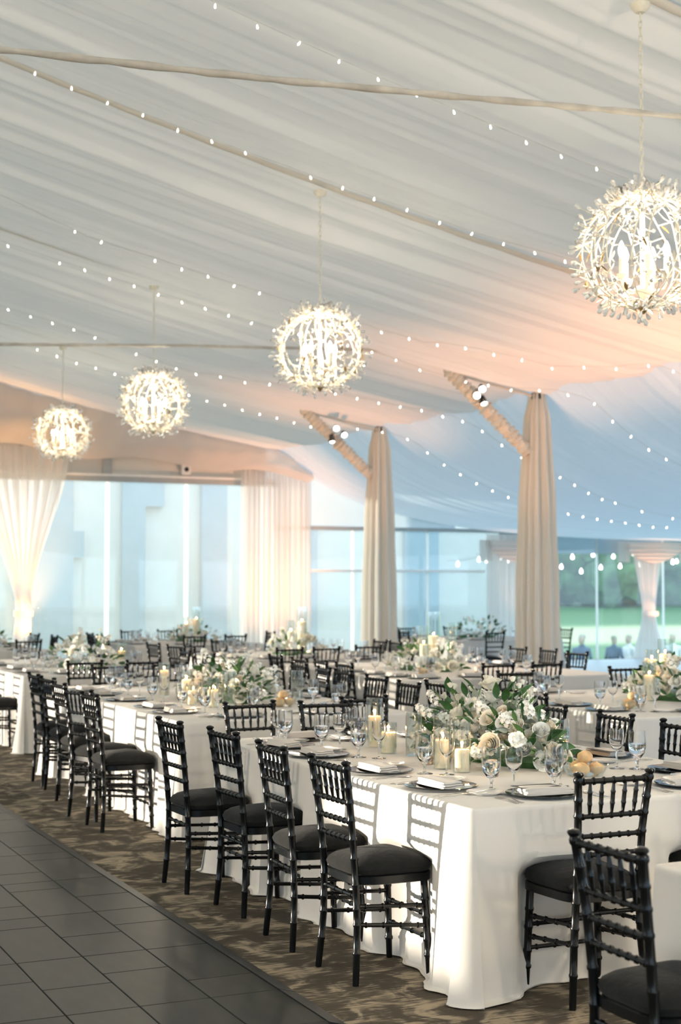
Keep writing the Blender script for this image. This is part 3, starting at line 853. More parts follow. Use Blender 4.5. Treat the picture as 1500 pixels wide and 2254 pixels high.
CH_W = 17
chandelier(5.66, 2.64, 3.75, zc(5.66) - .09, 'added unseen globe chandelier overhead for warm fill light', .5, 190)  # unseen chandelier added for warm fill light
chandelier(5.66, -2.36, 3.75, zc(5.66) - .09, 'added unseen globe chandelier behind the camera for fill light', 1.1, 250)  # added behind the camera as a warm fill lamp
chandelier(-6.0, 7.64, 3.60, zc(-6) - .09, 'added unseen globe chandelier over far dance floor for fill light', 1.1, 560)  # extra unseen lamp, added to brighten the room from the left
chandelier(5.66, 7.64, 3.785, zc(5.66) - .09, 'nearest crystal globe chandelier, cut by the right frame edge', .2, CH_W)
chandelier(5.64, 12.64, 3.885, zc(5.64) - .09, 'second crystal globe chandelier, in the middle of the picture', .9, CH_W)
chandelier(5.59, 17.64, 3.94, zc(5.59) - .09, 'third crystal globe chandelier, left of the middle one', 1.7, CH_W)
chandelier(5.70, 22.64, 4.03, zc(5.70) - .09, 'farthest and smallest crystal globe chandelier', 2.3, CH_W)

# ================================================================== CHAIRS
def turned(p0, p1, r, beads, bead_r, taper=None, seg=9, bl=.010):
    """turned rod from p0 to p1 with raised rings at the given fractions"""
    p0, p1 = Vector(p0), Vector(p1); L = (p1 - p0).length
    st = [(0.0, r), (1.0, r)]
    for b in beads:
        h = bl / L
        st += [(b - h, None), (b - h * .45, bead_r), (b + h * .45, bead_r), (b + h, None)]
    st = sorted([s for s in st if 0 <= s[0] <= 1], key=lambda s: s[0])
    pts, rad = [], []
    for t, q in st:
        base = r if taper is None else taper(t)
        pts.append(p0.lerp(p1, t)); rad.append(base if q is None or q == r else q)
    return MB().tube(pts, rad, seg)
def post_path(s):
    return [(s * .178, -.205, 0), (s * .160, -.188, .22), (s * .147, -.190, .45), (s * .153, -.214, .70), (s * .168, -.243, .905)]
def back_post(s):
    key = post_path(s); P = [Vector(k) for k in key]
    zs = [0, .06]; rings = [.13, .245, .31, .41, .52, .60, .68, .755, .82]
    st = [(0, .0135), (.03, .0145), (.20, .0165)]
    out = []
    def at(z):
        for a, b in zip(P[:-1], P[1:]):
            if z <= b.z + 1e-6: return a.lerp(b, (z - a.z) / (b.z - a.z))
        return P[-1]
    samples = [(0, .0135), (.012, .0145)]
    for rg in rings:
        samples += [(rg - .009, .0156), (rg - .004, .0182), (rg + .004, .0182), (rg + .009, .0156)]
    samples += [(.885, .0156), (.893, .0200), (.905, .0200)]
    pts = [at(z) for z, _ in samples]; rad = [r for _, r in samples]
    tip = P[-1]
    for dz, r in [(.008, .014), (.012, .019), (.018, .022), (.025, .018), (.029, .008)]:
        pts.append(tip + Vector((s * .001, -.003, dz))); rad.append(r)
    return MB().tube(pts, rad, 10)
def px_at(z):
    P = [Vector(k) for k in post_path(1)]
    for a, b in zip(P[:-1], P[1:]):
        if z <= b.z + 1e-6: return a.lerp(b, (z - a.z) / (b.z - a.z))
    return P[-1]
def seat_outline(scale_x=1.0, n=40, inset=0.0):
    out = []
    for i in range(n):
        a = 2 * PI * i / n
        c, s = math.cos(a), math.sin(a)
        e = .42
        x = math.copysign(abs(c) ** e, c); y = math.copysign(abs(s) ** e, s)
        w = .172 + .030 * (y + 1) / 2
        out.append((x * (w - inset), -.008 + y * (.190 - inset)))
    return out
def seat_meshes():
    o0 = seat_outline(); n = len(o0)
    rows = [(seat_outline(inset=.010), .405), (o0, .409), (o0, .441), (seat_outline(inset=.006), .446), (seat_outline(inset=.05), .446)]
    v = [(x, y, z) for r, z in rows for x, y in r]
    f = [(j * n + i, j * n + (i + 1) % n, (j + 1) * n + (i + 1) % n, (j + 1) * n + i) for j in range(len(rows) - 1) for i in range(n)]
    f += [tuple(range(n - 1, -1, -1))]
    frame = MB().add(v, f).mesh('seat_frame', 'lacquer')
    rows = [(seat_outline(inset=.012), .444), (seat_outline(inset=.001), .455), (seat_outline(inset=-.004), .470), (seat_outline(inset=.006), .490), (seat_outline(inset=.030), .506), (seat_outline(inset=.07), .519), (seat_outline(inset=.12), .526)]
    v = [(x, y, z) for r, z in rows for x, y in r]
    f = [(j * n + i, j * n + (i + 1) % n, (j + 1) * n + (i + 1) % n, (j + 1) * n + i) for j in range(len(rows) - 1) for i in range(n)]
    f += [tuple(range(n - 1, -1, -1)), tuple((len(rows) - 1) * n + i for i in range(n))]
    cush = MB().add(v, f).mesh('cushion', 'cushion')
    return frame, cush
sf_me, cu_me = seat_meshes()
bp_me = {s: back_post(s).mesh('back_post', 'lacquer') for s in (-1, 1)}
fl_me = {s: turned((s * .178, .150, 0), (s * .165, .132, .408), .0155, (.22, .38, .62, .80), .019, lambda t: .0135 + .003 * min(1, t * 2), 10).mesh('leg', 'lacquer') for s in (-1, 1)}
def rail(z, r, nb, name):
    p = px_at(z); q = Vector((-p.x, p.y, p.z))
    return turned(q, p, r, [(i + .5) / nb for i in range(nb)], r * 1.38, None, 8, .007).mesh(name, 'lacquer')
crest_me = rail(.893, .0115, 7, 'crest_rail')
rails = [rail(z, .0098, 7, 'back_rail') for z in (.752, .672, .597)]
sp_me = []
for k in range(5):
    u = -1 + 2 * (k + 1) / 6
    a, b = px_at(.752), px_at(.893)
    p0 = Vector((a.x * u, a.y, a.z)); p1 = Vector((b.x * u, b.y, b.z))
    sp_me.append(turned(p0, p1, .006, (.35, .68), .0105, lambda t: .0052 + .0042 * math.sin(PI * t), 8, .006).mesh('spindle', 'lacquer'))
stm = []
def stretch(p0, p1, nb=4): stm.append(turned(p0, p1, .0092, [(i + .5) / nb for i in range(nb)], .0128, None, 8, .006).mesh('stretcher', 'lacquer'))
for s in (-1, 1):
    for zb, zf in ((.320, .300), (.245, .215)):
        b = px_at(zb); fx = .178 - .013 * zf / .408; fy = .150 - .018 * zf / .408
        stretch((s * b.x, b.y, zb), (s * fx, fy, zf))
for z in (.262, .165):
    fx = .178 - .013 * z / .408; fy = .150 - .018 * z / .408
    stretch((-fx, fy, z), (fx, fy, z))
b = px_at(.362); stretch((-b.x, b.y, .362), (b.x, b.y, .362))
CHAIR = [('seat_frame', sf_me), ('cushion', cu_me), ('crest_rail', crest_me)]
CHAIR += [('back_post', bp_me[s]) for s in (-1, 1)] + [('leg', fl_me[s]) for s in (-1, 1)]
CHAIR += [('back_rail', m) for m in rails] + [('spindle', m) for m in sp_me] + [('stretcher', m) for m in stm]

# ================================================================== TABLES: cloth with folds, flared corners, dents by the seats
def tablecloth(x0, x1, y0, y1, dents, seed, label, group=None, h=TABLE_H):
    rr = random.Random(seed); ph = [rr.uniform(0, 6.28) for _ in range(8)]
    r = .03; per = []
    sides = [('n', (x0, y0), (1, 0), (0, -1), x1 - x0), ('r', (x1, y0), (0, 1), (1, 0), y1 - y0), ('f', (x1, y1), (-1, 0), (0, 1), x1 - x0), ('l', (x0, y1), (0, -1), (-1, 0), y1 - y0)]
    s_acc = 0
    for sd, c, d, nrm, L in sides:
        n = max(8, int((L - 2 * r) / .032))
        for i in range(n + 1):
            a = r + (L - 2 * r) * i / n
            cd = min(a, L - a)
            px, py = c[0] + d[0] * a, c[1] + d[1] * a
            al = px if sd in 'nf' else py
            # near a corner the fall swings round the corner
            k = max(0.0, 1 - (cd - r) / .14) * .6
            sg = -1 if a < L / 2 else 1
            nx, ny = nrm[0] + d[0] * sg * k, nrm[1] + d[1] * sg * k
            q = math.hypot(nx, ny)
            per.append((px, py, nrm, (nx / q, ny / q), sd, al, s_acc + a, max(0.0, 1 - (cd - r) / .30) ** 1.6))
        nd = {'n': (1, 0), 'r': (0, 1), 'f': (-1, 0), 'l': (0, -1)}[sd]
        ex, ey = c[0] + d[0] * (L - r), c[1] + d[1] * (L - r)
        cx, cy = ex - nrm[0] * r, ey - nrm[1] * r
        for i in range(1, 6):
            a = PI / 2 * i / 6
            nn = (nrm[0] * math.cos(a) + nd[0] * math.sin(a), nrm[1] * math.cos(a) + nd[1] * math.sin(a))
            per.append((cx + nn[0] * r, cy + nn[1] * r, nn, nn, sd, None, s_acc + L, 1.0))
        s_acc += L
    W = [0, .003, .012, .03, .08, .16, .24, .28, .31, .335, .36, .40, .48, .56, .66, .76, .86, .93, .975, .993, .997]
    v = []
    for wi, w in enumerate(W):
        for px, py, nrm, fl, sd, al, s, cw in per:
            z = h * (1 - w)
            o = -.006 if w == 0 else (-.002 if w < .01 else .002)
            fold = .5 + .28 * math.sin(s * 9.1 + ph[0]) + .22 * math.sin(s * 15.7 + ph[1] + 2 * w)
            o += .040 * w ** 1.4 * fold * (1 - cw) + .012 * w * math.sin(s * 31 + ph[2])
            if wi >= len(W) - 2: o += (.012 + .03 * fold) * (1 if wi == len(W) - 1 else .4)
            of = cw * w ** 1.25 * (.085 + .03 * math.sin(s * 30 + ph[3]))
            if al is not None:
                for ds, da, dd in dents:
                    if ds == sd:
                        g = max(0.0, 1 - (abs(al - da) / .27) ** 4)
                        gz = 1.0 if z < .48 else max(0.0, 1 - (z - .48) / .06)
                        gl = 1.0 if z > .12 else .75
                        o -= (dd + .03 * w) * g * gz * gl
            z = max(z, .006 + .002 * (fold > .5))
            v.append((px + nrm[0] * o + fl[0] * of, py + nrm[1] * o + fl[1] * of, z))
    n = len(per)
    f = [(j * n + i, j * n + (i + 1) % n, (j + 1) * n + (i + 1) % n, (j + 1) * n + i) for j in range(len(W) - 1) for i in range(n)]
    f = [tuple(reversed(q)) for q in f]
    mb = MB().add(v, f); mb.add([], [])
    mb.f.append(tuple(range(n))); mb.flat.add(len(mb.f) - 1)
    return tag(obj('tablecloth', mb.mesh('tablecloth', 'linen')), label, 'tablecloth', group)

# ------------------------------------------------------------------ tableware meshes
charger_me = MB().lathe([(0, .002), (.09, .002), (.100, .003), (.160, .012), (.165, .0145), (.164, .0165), (.155, .0150), (.105, .0075), (.095, .0065), (0, .0065)], 40).mesh('charger_plate', 'charger')
bplate_me = MB().lathe([(0, .003), (.05, .003), (.055, .001), (.06, .004), (.082, .013), (.083, .015), (.078, .0145), (.056, .0075), (0, .0065)], 28).mesh('bread_plate', 'porcelain')
def wider(m, k, kz):
    m.v = [(x * k, y * k, z * kz) for x, y, z in m.v]; return m
goblet_me = wider(MB().lathe([(0, .001), (.034, .001), (.034, .003), (.012, .008), (.0055, .014), (.0050, .030), (.0075, .040), (.0065, .046), (.018, .056), (.032, .078), (.0365, .105), (.0365, .135), (.0345, .178), (.0335, .178), (.0352, .135), (.0352, .105), (.0308, .080), (.017, .060), (0, .055)], 24), 1.18, 1.06).mesh('bowl', 'glass')
gwater_me = wider(MB().lathe([(0, .056), (.0165, .0612), (.0303, .0805), (.0345, .103), (.0346, .118), (0, .118)], 20), 1.18, 1.06).mesh('water', 'water')
wine_me = wider(MB().lathe([(0, .001), (.034, .001), (.034, .0025), (.010, .006), (.0042, .012), (.0038, .075), (.006, .084), (.020, .096), (.032, .120), (.0345, .145), (.0325, .190), (.0315, .190), (.0332, .145), (.0308, .121), (.019, .099), (0, .090)], 24), 1.10, 1.02).mesh('wine_glass', 'glass')
def napkin_mesh():
    mb = MB()
    def slab(x0, x1, y0, y1, z0, z1, tw, bulge):
        def f(u, v):
            a = 2 * PI * u; e = .35
            c, s = math.cos(a), math.sin(a)
            X = math.copysign(abs(c) ** e, c); Z = math.copysign(abs(s) ** e, s)
            yy = y0 + (y1 - y0) * v
            k = math.sin(PI * v) ** .4 if 0 < v < 1 else .55
            xx = (x0 + x1) / 2 + X * (x1 - x0) / 2
            zz = (z0 + z1) / 2 + Z * (z1 - z0) / 2 * (.8 + bulge * (1 if xx < 0 else .2) * k) + .002 * math.sin(yy * 60)
            return (xx + tw * (v - .5), yy, zz)
        mb.grid(f, 24, 8, True)
        o_ = len(mb.v) - 24 * 9
        mb.f.append(tuple(o_ + q for q in range(23, -1, -1))); mb.f.append(tuple(o_ + 24 * 8 + q for q in range(24)))
    slab(-.115, .115, -.055, .050, 0, .010, .006, .4)
    slab(-.118, .110, -.050, .048, .009, .019, -.008, .6)
    slab(-.120, .100, -.046, .044, .018, .029, .004, .9)
    return mb.mesh('napkin', 'napkin')
napkin_me = napkin_mesh()
card_me = MB().box(-.10, .10, -.045, .045, 0, .0015).mesh('menu_card', 'card')
def flat_loft(prof, thick, bend):
    """prof: (y, halfwidth); bend(y)->z"""
    mb = MB(); v = []
    for y, w in prof:
        z = bend(y)
        v += [(-w, y, z), (w, y, z), (w * .7, y, z + thick), (-w * .7, y, z + thick)]
    f = []
    for i in range(len(prof) - 1):
        for k in range(4): f.append((i * 4 + k, i * 4 + (k + 1) % 4, i * 4 + 4 + (k + 1) % 4, i * 4 + 4 + k))
    f += [(3, 2, 1, 0), tuple((len(prof) - 1) * 4 + k for k in range(4))]
    return mb.add(v, f)
def fork_mesh():
    bend = lambda y: .001 + .006 * max(0, math.sin((y + .10) * 16)) * (1 if y > -.02 else .25)
    mb = flat_loft([(-.10, .004), (-.095, .0085), (-.06, .006), (0, .003), (.03, .004), (.045, .011), (.058, .0115)], .0016, bend)
    for k in range(4):
        x = -.0096 + .0064 * k
        q = flat_loft([(.056, .0019), (.080, .0018), (.100, .0009)], .0014, bend)
        mb.add([(a + x, b_, c) for a, b_, c in q.v], q.f)
    return mb.mesh('fork', 'silver')
fork_me = fork_mesh()
knife_me = flat_loft([(-.11, .005), (-.10, .008), (-.02, .006), (-.01, .0045), (.0, .009), (.08, .0095), (.105, .006), (.115, .001)], .0022, lambda y: .001).mesh('knife', 'silver')
spoon_me = flat_loft([(-.10, .004), (-.095, .008), (-.05, .005), (.02, .003), (.035, .008), (.055, .0175), (.075, .0185), (.09, .013), (.098, .003)], .0016, lambda y: .001 + .005 * max(0, math.sin((y + .1) * 15)) * (1 if y > 0 else .2)).mesh('spoon', 'silver')
bknife_me = flat_loft([(-.075, .004), (-.07, .006), (-.01, .004), (0, .003), (.01, .007), (.05, .008), (.068, .003)], .002, lambda y: .001).mesh('butter_knife', 'silver')

SIDE = {'l': ('dance-floor side', -PI / 2), 'r': ('right side', PI / 2), 'n': ('near end', 0.0), 'f': ('far end', PI)}
srd = random.Random(77)
def setting(T, sd, al, idx, level, card=False):
    """one place: local +y points over the table, +x to the diner's right"""
    x0, x1, y0, y1 = T['box']
    base = {'l': (x0, al), 'r': (x1, al), 'n': (al, y0), 'f': (al, y1)}[sd]
    rz = SIDE[sd][1]; c, s = math.cos(rz), math.sin(rz)
    where = '%s place, %s of %s' % (ORD[idx], SIDE[sd][0], T['name'])
    if sd in 'lr': where = '%s place from camera, %s of %s' % (ORD[idx], SIDE[sd][0], T['name'])
    else: where = '%s place from left, %s of %s' % (ORD[idx], SIDE[sd][0], T['name'])
    def put(name, me, x, y, z, r, lab, cat, grp, jit=.008):
        x += srd.uniform(-jit, jit); y += srd.uniform(-jit, jit)
        p = (base[0] + c * x - s * y, base[1] + s * x + c * y, TABLE_H + z)
        return tag(obj(name, me, None, p, (0, 0, rz + r)), '%s, %s' % (lab, where), cat, grp)
    j = srd.uniform(-.15, .15)
    put('charger_plate', charger_me, 0, .195, 0, 0, 'dark glass charger', 'plate', 'charger plates', .01)
    put('napkin', napkin_me, 0.0, .190, .0115, j * .6, 'folded ivory napkin', 'napkin', 'folded napkins', .005)
    if card: put('menu_card', card_me, -.035, .215, .0405, .12 + j, 'charcoal menu card', 'card', 'menu cards')
    if level >= 2:
        g = put('water_goblet', goblet_me, .150, .358, 0, j, 'water goblet', 'glass', 'water goblets', .008)
        obj('water', gwater_me, g)
        put('wine_glass', wine_me, .222, .435, 0, j, 'empty wine glass', 'glass', 'wine glasses', .008)
    elif level == 1:
        put('water_goblet', goblet_me, .150, .358, 0, j, 'water goblet', 'glass', 'water goblets', .008)
        put('wine_glass', wine_me, .225, .435, 0, j, 'wine glass', 'glass', 'wine glasses', .008)
    if level >= 3:
        put('fork', fork_me, -.200, .155, 0, .04 + j * .4, 'inner fork', 'fork', 'forks', .003)
        put('fork', fork_me, -.230, .150, 0, .02 + j * .4, 'outer fork', 'fork', 'forks', .003)
        put('knife', knife_me, .198, .150, 0, j * .4, 'dinner knife', 'knife', 'knives', .003)
        put('spoon', spoon_me, .226, .150, 0, j * .4, 'soup spoon', 'spoon', 'spoons', .003)
        put('bread_plate', bplate_me, -.215, .345, 0, 0, 'small white bread plate', 'plate', 'bread plates')
        put('butter_knife', bknife_me, -.205, .345, .015, -1.0 + j, 'butter knife on bread plate', 'knife', 'butter knives', .003)
    elif level == 2:
        put('bread_plate', bplate_me, -.215, .345, 0, 0, 'small white bread plate', 'plate', 'bread plates')
        put('fork', fork_me, -.205, .155, 0, j * .4, 'dinner fork', 'fork', 'forks', .003)

TABLES = {}
def table(key, name, box, seats, level, seed, extra_settings=(), cards=()):
    """seats: side -> list of (along, position of the chair back, turn in degrees)"""
    T = TABLES[key] = dict(name=name, box=box)
    x0, x1, y0, y1 = box
    dents = []
    for sd, lst in seats.items():
        for al, bk, tn in lst:
            if bk is None: continue
            off = .243      # crest rail behind the seat centre
            cpos = bk + off * (1 if sd in 'ln' else -1)
            front = cpos + .19 * (1 if sd in 'ln' else -1)
            edge = {'l': x0, 'r': x1, 'n': y0, 'f': y1}[sd]
            pen = (front - edge) * (1 if sd in 'ln' else -1)
            if pen > -.03: dents.append((sd, al, max(pen, 0) + .006))
    tablecloth(x0, x1, y0, y1, dents, seed, 'floor-length ivory tablecloth on %s' % name, 'floor-length tablecloths')
    for sd, lst in seats.items():
        order = sorted(range(len(lst)), key=lambda i: lst[i][0])
        pl = [lst[i][0] for i in order]                      # places sit at least 0.46 m apart
        lo, hi = ((y0, y1) if sd in 'lr' else (x0, x1))
        for _ in range(40):
            for q in range(len(pl) - 1):
                g_ = .46 - (pl[q + 1] - pl[q])
                if g_ > 0: pl[q] -= g_ / 2; pl[q + 1] += g_ / 2
            m_ = .56 if sd in 'lr' else .28
            pl = [min(max(p_, lo + m_), hi - m_) for p_ in pl]
        for n_, i in enumerate(order):
            al, bk, tn = lst[i]
            if bk is not None:
                cpos = bk + .243 * (1 if sd in 'ln' else -1)
                loc = (cpos, al, 0) if sd in 'lr' else (al, cpos, 0)
                lab = 'black spindle-back chair, %s of %s' % (SIDE[sd][0], name)
                lab += (', %s from camera' if sd in 'lr' else ', %s from left') % ORD[n_] if len(lst) > 1 else ''
                t = thing('spindle_chair', lab, 'chair', loc, SIDE[sd][1] + R(tn), 'black spindle-back chairs')
                build(t, CHAIR)
            if level: setting(T, sd, pl[n_], n_, level, card=(sd, n_) in cards)

A_SEATS = {'l': [(7.85, 2.59, 2), (7.19, 2.66, 3), (6.44, 2.63, -2), (5.82, 2.635, 2)],
           'n': [(3.485, 4.92, -1), (4.25, 4.95, 2)],
           'f': [(3.47, 8.84, 4), (3.89, 8.70, -8), (4.33, 8.95, 3)],
           'r': [(7.87, 5.09, 3), (7.20, 5.10, -2), (6.53, 5.08, 2), (5.86, 5.09, 0)]}
table('A', 'nearest long table', (3.0, 4.75, 5.23, 8.20), A_SEATS, 3, 1, cards=(('n', 0), ('r', 1), ('r', 2), ('f', 1), ('f', 2)))
table('B', 'second table along dance floor', (3.15, 4.90, 9.31, 13.05),
      {'l': [(12.4, 2.90, 0), (11.85, 2.88, 4), (11.2, 2.81, 2), (10.47, 2.74, 18), (9.98, 2.72, 2)],
       'n': [(3.65, None, 0), (4.3, None, 0)],
       'f': [(3.87, 13.5, 0), (4.48, 13.62, -4)],
       'r': [(10.15, 5.28, 0), (10.91, 5.385, 3), (11.80, 5.49, 0), (12.30, 5.52, -6), (12.95, 5.56, 0)]}, 2, 2)
table('C', 'third table along dance floor', (3.32, 5.10, 14.68, 18.0),
      {'l': [(15.15, 2.96, 3), (15.9, 2.92, 0), (16.7, 2.95, 0)], 'n': [(3.85, 14.28, -2), (4.40, 14.18, 2)], 'r': [(15.3, 5.5, 0), (16.1, 5.5, 0)]}, 1, 3)
table('D', 'table behind the nearest one', (6.04, 8.45, 8.30, 10.75),
      {'l': [(8.79, 5.52, 4), (9.37, 5.48, 0), (10.1, 5.5, 0)], 'n': [(6.75, None, 0), (7.4, None, 0)],
       'f': [(6.77, 11.05, -6), (8.05, 11.2, -2)], 'r': [(9.0, None, 0), (9.8, None, 0)]}, 2, 4)
table('E', 'centre table before the columns', (6.43, 8.95, 12.45, 15.6),
      {'l': [(12.88, 6.00, 2), (13.43, 6.01, -4), (13.9, 5.97, 3), (14.6, 6.0, 0)], 'n': [(6.75, None, 0), (7.31, 12.2, 0), (7.85, 12.2, 2)],
       'r': [(13.9, 9.37, 6), (14.72, 9.50, 0), (15.25, 9.42, 3)]}, 1, 5)
table('F', 'table behind the centre one', (6.30, 8.55, 16.62, 18.7),
      {'l': [(17.05, 5.93, -12), (17.6, 5.85, 20), (18.3, 5.8, 10)], 'n': [(6.85, 16.25, 2), (7.33, 16.23, 0), (8.04, 16.5, -4)], 'f': [(7.07, 19.1, 0)],
       'r': [(17.52, 8.92, 0), (18.02, 8.95, 4)]}, 1, 6)
table('H', 'far table by the tall windows', (6.45, 8.50, 21.15, 23.3),
      {'l': [(21.3, 6.03, 0), (21.78, 5.98, 5), (22.4, 6.1, 0)], 'n': [(7.26, 20.83, 0), (7.91, 20.85, 2)], 'f': [(7.12, 23.6, 0), (7.75, 23.6, 0)], 'r': [(22.0, 8.95, 0)]}, 1, 7)
table('I', 'farthest table along dance floor', (3.35, 4.95, 20.4, 23.2), {'l': [(21.0, 2.95, 0)], 'n': [(4.0, 20.0, 0), (4.6, 20.0, 0)], 'r': [(22.6, 5.3, 10), (21.6, 5.35, 0)]}, 1, 8)
table('J', 'far right table under blue canopy', (11.80, 13.75, 20.85, 23.0),
      {'l': [(21.35, 11.02, 0)], 'n': [(12.2, 20.45, 0), (13.2, 20.5, 0)], 'f': [(12.07, 23.3, 3), (13.0, 23.3, 0)], 'r': [(21.5, 14.25, 4)]}, 1, 9)
table('G', 'cropped table at lower right corner', (2.95, 4.7, 0.9, 3.97), {'l': [(3.62, 2.535, 0)]}, 0, 10)

# ================================================================== CANDLES, BREAD, FLOWERS
def candle(x, y, hc, rc, label, lit=True):
    t = thing('pillar_candle', label, 'candle', (x, y, TABLE_H + .006), 0, 'ivory pillar candles')
    obj('wax', MB().lathe([(rc, 0), (rc * 1.0, hc - .006), (rc * .93, hc), (rc * .75, hc - .004), (.004, hc - .008), (0, hc - .008)], 22).mesh('wax', 'wax'), t)
    obj('wick', MB().tube([(0, 0, hc - .01), (.001, 0, hc + .008)], .0014, 5).mesh('wick', 'wick'), t)
    if lit:
        obj('flame', MB().lathe([(0, 0), (.004, .004), (.0055, .011), (.003, .022), (0, .030)], 8).mesh('flame', 'flame'), t, (0, 0, hc + .004))
        l = bpy.data.lights.new('candle_lamp', 'POINT'); l.energy = .8; l.color = (1, .47, .17); l.shadow_soft_size = .008
        lo = bpy.data.objects.new('candle_lamp', l); COL.objects.link(lo); lo.parent = t; lo.location = (0, 0, hc + .022)
def cylinder(x, y, h, r, label):
    pr = [(0, 0), (r, 0), (r, h), (r - .003, h), (r - .003, .005), (0, .005)]
    tag(obj('glass_cylinder', MB().lathe(pr, 30).mesh('glass_cylinder', 'vase'), None, (x, y, TABLE_H + .0005)), label, 'vase', 'glass candle cylinders')
def hurricane(x, y, h, r, hc, where, lit=True):
    cylinder(x, y, h, r, 'clear glass cylinder ' + where)
    candle(x, y, hc, r * .80, 'ivory pillar candle ' + where, lit)
votive_pr = [(.026, 0), (.030, .004), (.037, .075), (.0355, .075), (.029, .008), (0, .008)]
votive_me = MB().lathe(votive_pr, 24).mesh('cup', 'mercury')
tea_me = MB().lathe([(0, .009), (.026, .009), (.028, .030), (0, .030)], 18).mesh('tealight', 'wax')
tfl_me = MB().lathe([(0, .033), (.005, .038), (.004, .052), (0, .062)], 8).mesh('flame', 'flame')
def votive(x, y, label):
    t = thing('votive', label, 'candle holder', (x, y, TABLE_H), 0, 'mercury glass votives')
    build(t, [('cup', votive_me), ('tealight', tea_me), ('flame', tfl_me)])
def roll_mesh(seed):
    rr = random.Random(seed); p = [rr.uniform(0, 6) for _ in range(4)]
    def f(u, v):
        a, b = 2 * PI * u, PI * (v - .5)
        q = 1 + .05 * math.sin(3 * a + p[0]) + .04 * math.sin(4 * b + p[1])
        return (.048 * math.cos(a) * math.cos(b) * q, .038 * math.sin(a) * math.cos(b) * q, .030 + .030 * math.sin(b) * (1 + .12 * math.cos(2 * a)))
    return MB().grid(f, 20, 12).mesh('bread_roll', 'bread')
roll_mes = [roll_mesh(s) for s in range(3)]
dish_me = MB().lathe([(0, .003), (.085, .003), (.115, .055), (.113, .056), (.083, .006), (0, .006)], 30).mesh('bread_dish', 'vase')
def breads(x, y, n, where):
    tag(obj('bread_dish', dish_me, None, (x, y, TABLE_H)), 'clear glass bread dish ' + where, 'dish', 'bread dishes')
    spots = [(-.045, -.035, .006, .3), (.045, -.03, .006, 1.2), (0, .045, .006, 2.0), (0.0, .0, .058, .8)]
    for k in range(n):
        dx, dy, dz, r = spots[k]
        tag(obj('bread_roll', roll_mes[k % 3], None, (x + dx, y + dy, TABLE_H + dz), (0, 0, r)),
            '%s golden bread roll in the dish %s' % (['left', 'right', 'rear', 'topmost'][k], where), 'bread', 'bread rolls')

def rose_mesh(m, open_=1.0, rings=5, R0=.042):
    mb = MB(); rr = random.Random(int(R0 * 1e4) + rings)
    for k in range(rings):
        t = k / (rings - 1) if rings > 1 else 1
        n = 3 + (k + 1) // 1 if k < 3 else 5
        r1 = R0 * (.22 + .78 * t) * (.75 + .35 * open_ * t); r0 = R0 * (.10 + .25 * t)
        hgt = R0 * (1.35 - .55 * t * open_); w = PI / n * 1.25
        for j in range(n):
            p0 = 2 * PI * j / n + k * .7 + rr.uniform(-.15, .15); h2 = hgt * rr.uniform(.92, 1.06)
            def f(u, v, p0=p0, h2=h2, r0=r0, r1=r1, w=w, t=t):
                a = p0 + (2 * u - 1) * w * (.55 + .45 * math.sin(PI * min(1, v * .75 + .12)))
                curl = R0 * .20 * open_ * t * max(0, v - .65) / .35
                rad = r0 + (r1 - r0) * v ** .55 + curl
                zz = h2 * v * (1 - .10 * (2 * u - 1) ** 2) - curl * .9
                return (rad * math.cos(a), rad * math.sin(a), zz - R0 * .35)
            mb.grid(f, 5, 4)
    return mb.mesh('rose_head', m)
def stock_mesh(m):
    mb = MB(); rr = random.Random(4)
    for k in range(15):
        z = .006 * k; a = 2.4 * k; r = .024 * (1 - k / 22)
        c = Vector((r * math.cos(a), r * math.sin(a), z)); d = Vector((math.cos(a), math.sin(a), .5 + k / 20)).normalized()
        q = d.to_track_quat('Z', 'Y').to_matrix()
        for p in range(5):
            b = 2 * PI * p / 5
            def f(u, v, b=b, c=c, q=q):
                w = .009 * math.sin(PI * (.15 + .75 * v))
                y = .016 * v; x = (2 * u - 1) * w
                l = Vector((y * math.cos(b) - x * math.sin(b), y * math.sin(b) + x * math.cos(b), .006 * math.sin(2.5 * v) + .003 * (2 * u - 1) ** 2))
                return c + q @ l
            mb.grid(f, 2, 2)
    return mb.mesh('stock_spire', m)
def anemone_meshes():
    mb = MB()
    for p in range(8):
        b = 2 * PI * p / 8
        def f(u, v, b=b, p=p):
            w = .017 * math.sin(PI * (.12 + .72 * v)); y = .006 + .032 * v; x = (2 * u - 1) * w
            return (y * math.cos(b) - x * math.sin(b), y * math.sin(b) + x * math.cos(b), .004 + .010 * v + .002 * (p % 2))
        mb.grid(f, 4, 4)
    eye = MB().lathe([(0, .004), (.009, .006), (.010, .011), (.006, .016), (0, .017)], 12).mesh('eye', 'anther')
    return mb.mesh('anemone_head', 'petal_w'), eye
ROSES = [rose_mesh('petal', .8, 6, .048), rose_mesh('petal_w', .6, 5, .042), rose_mesh('petal_b', .5, 5, .030), rose_mesh('petal', .35, 4, .024), rose_mesh('petal_w', .9, 6, .050)]
STOCK = stock_mesh('petal_w')
ANEM, ANEYE = anemone_meshes()
LEAVES = [leaf_grid(.085, .022, 'leaf', bend=.25), leaf_grid(.075, .019, 'leaf2', bend=.2), leaf_grid(.10, .020, 'leaf', bend=.35), leaf_grid(.065, .026, 'leaf3', bend=.1), leaf_grid(.09, .012, 'leaf2', bend=.3)]
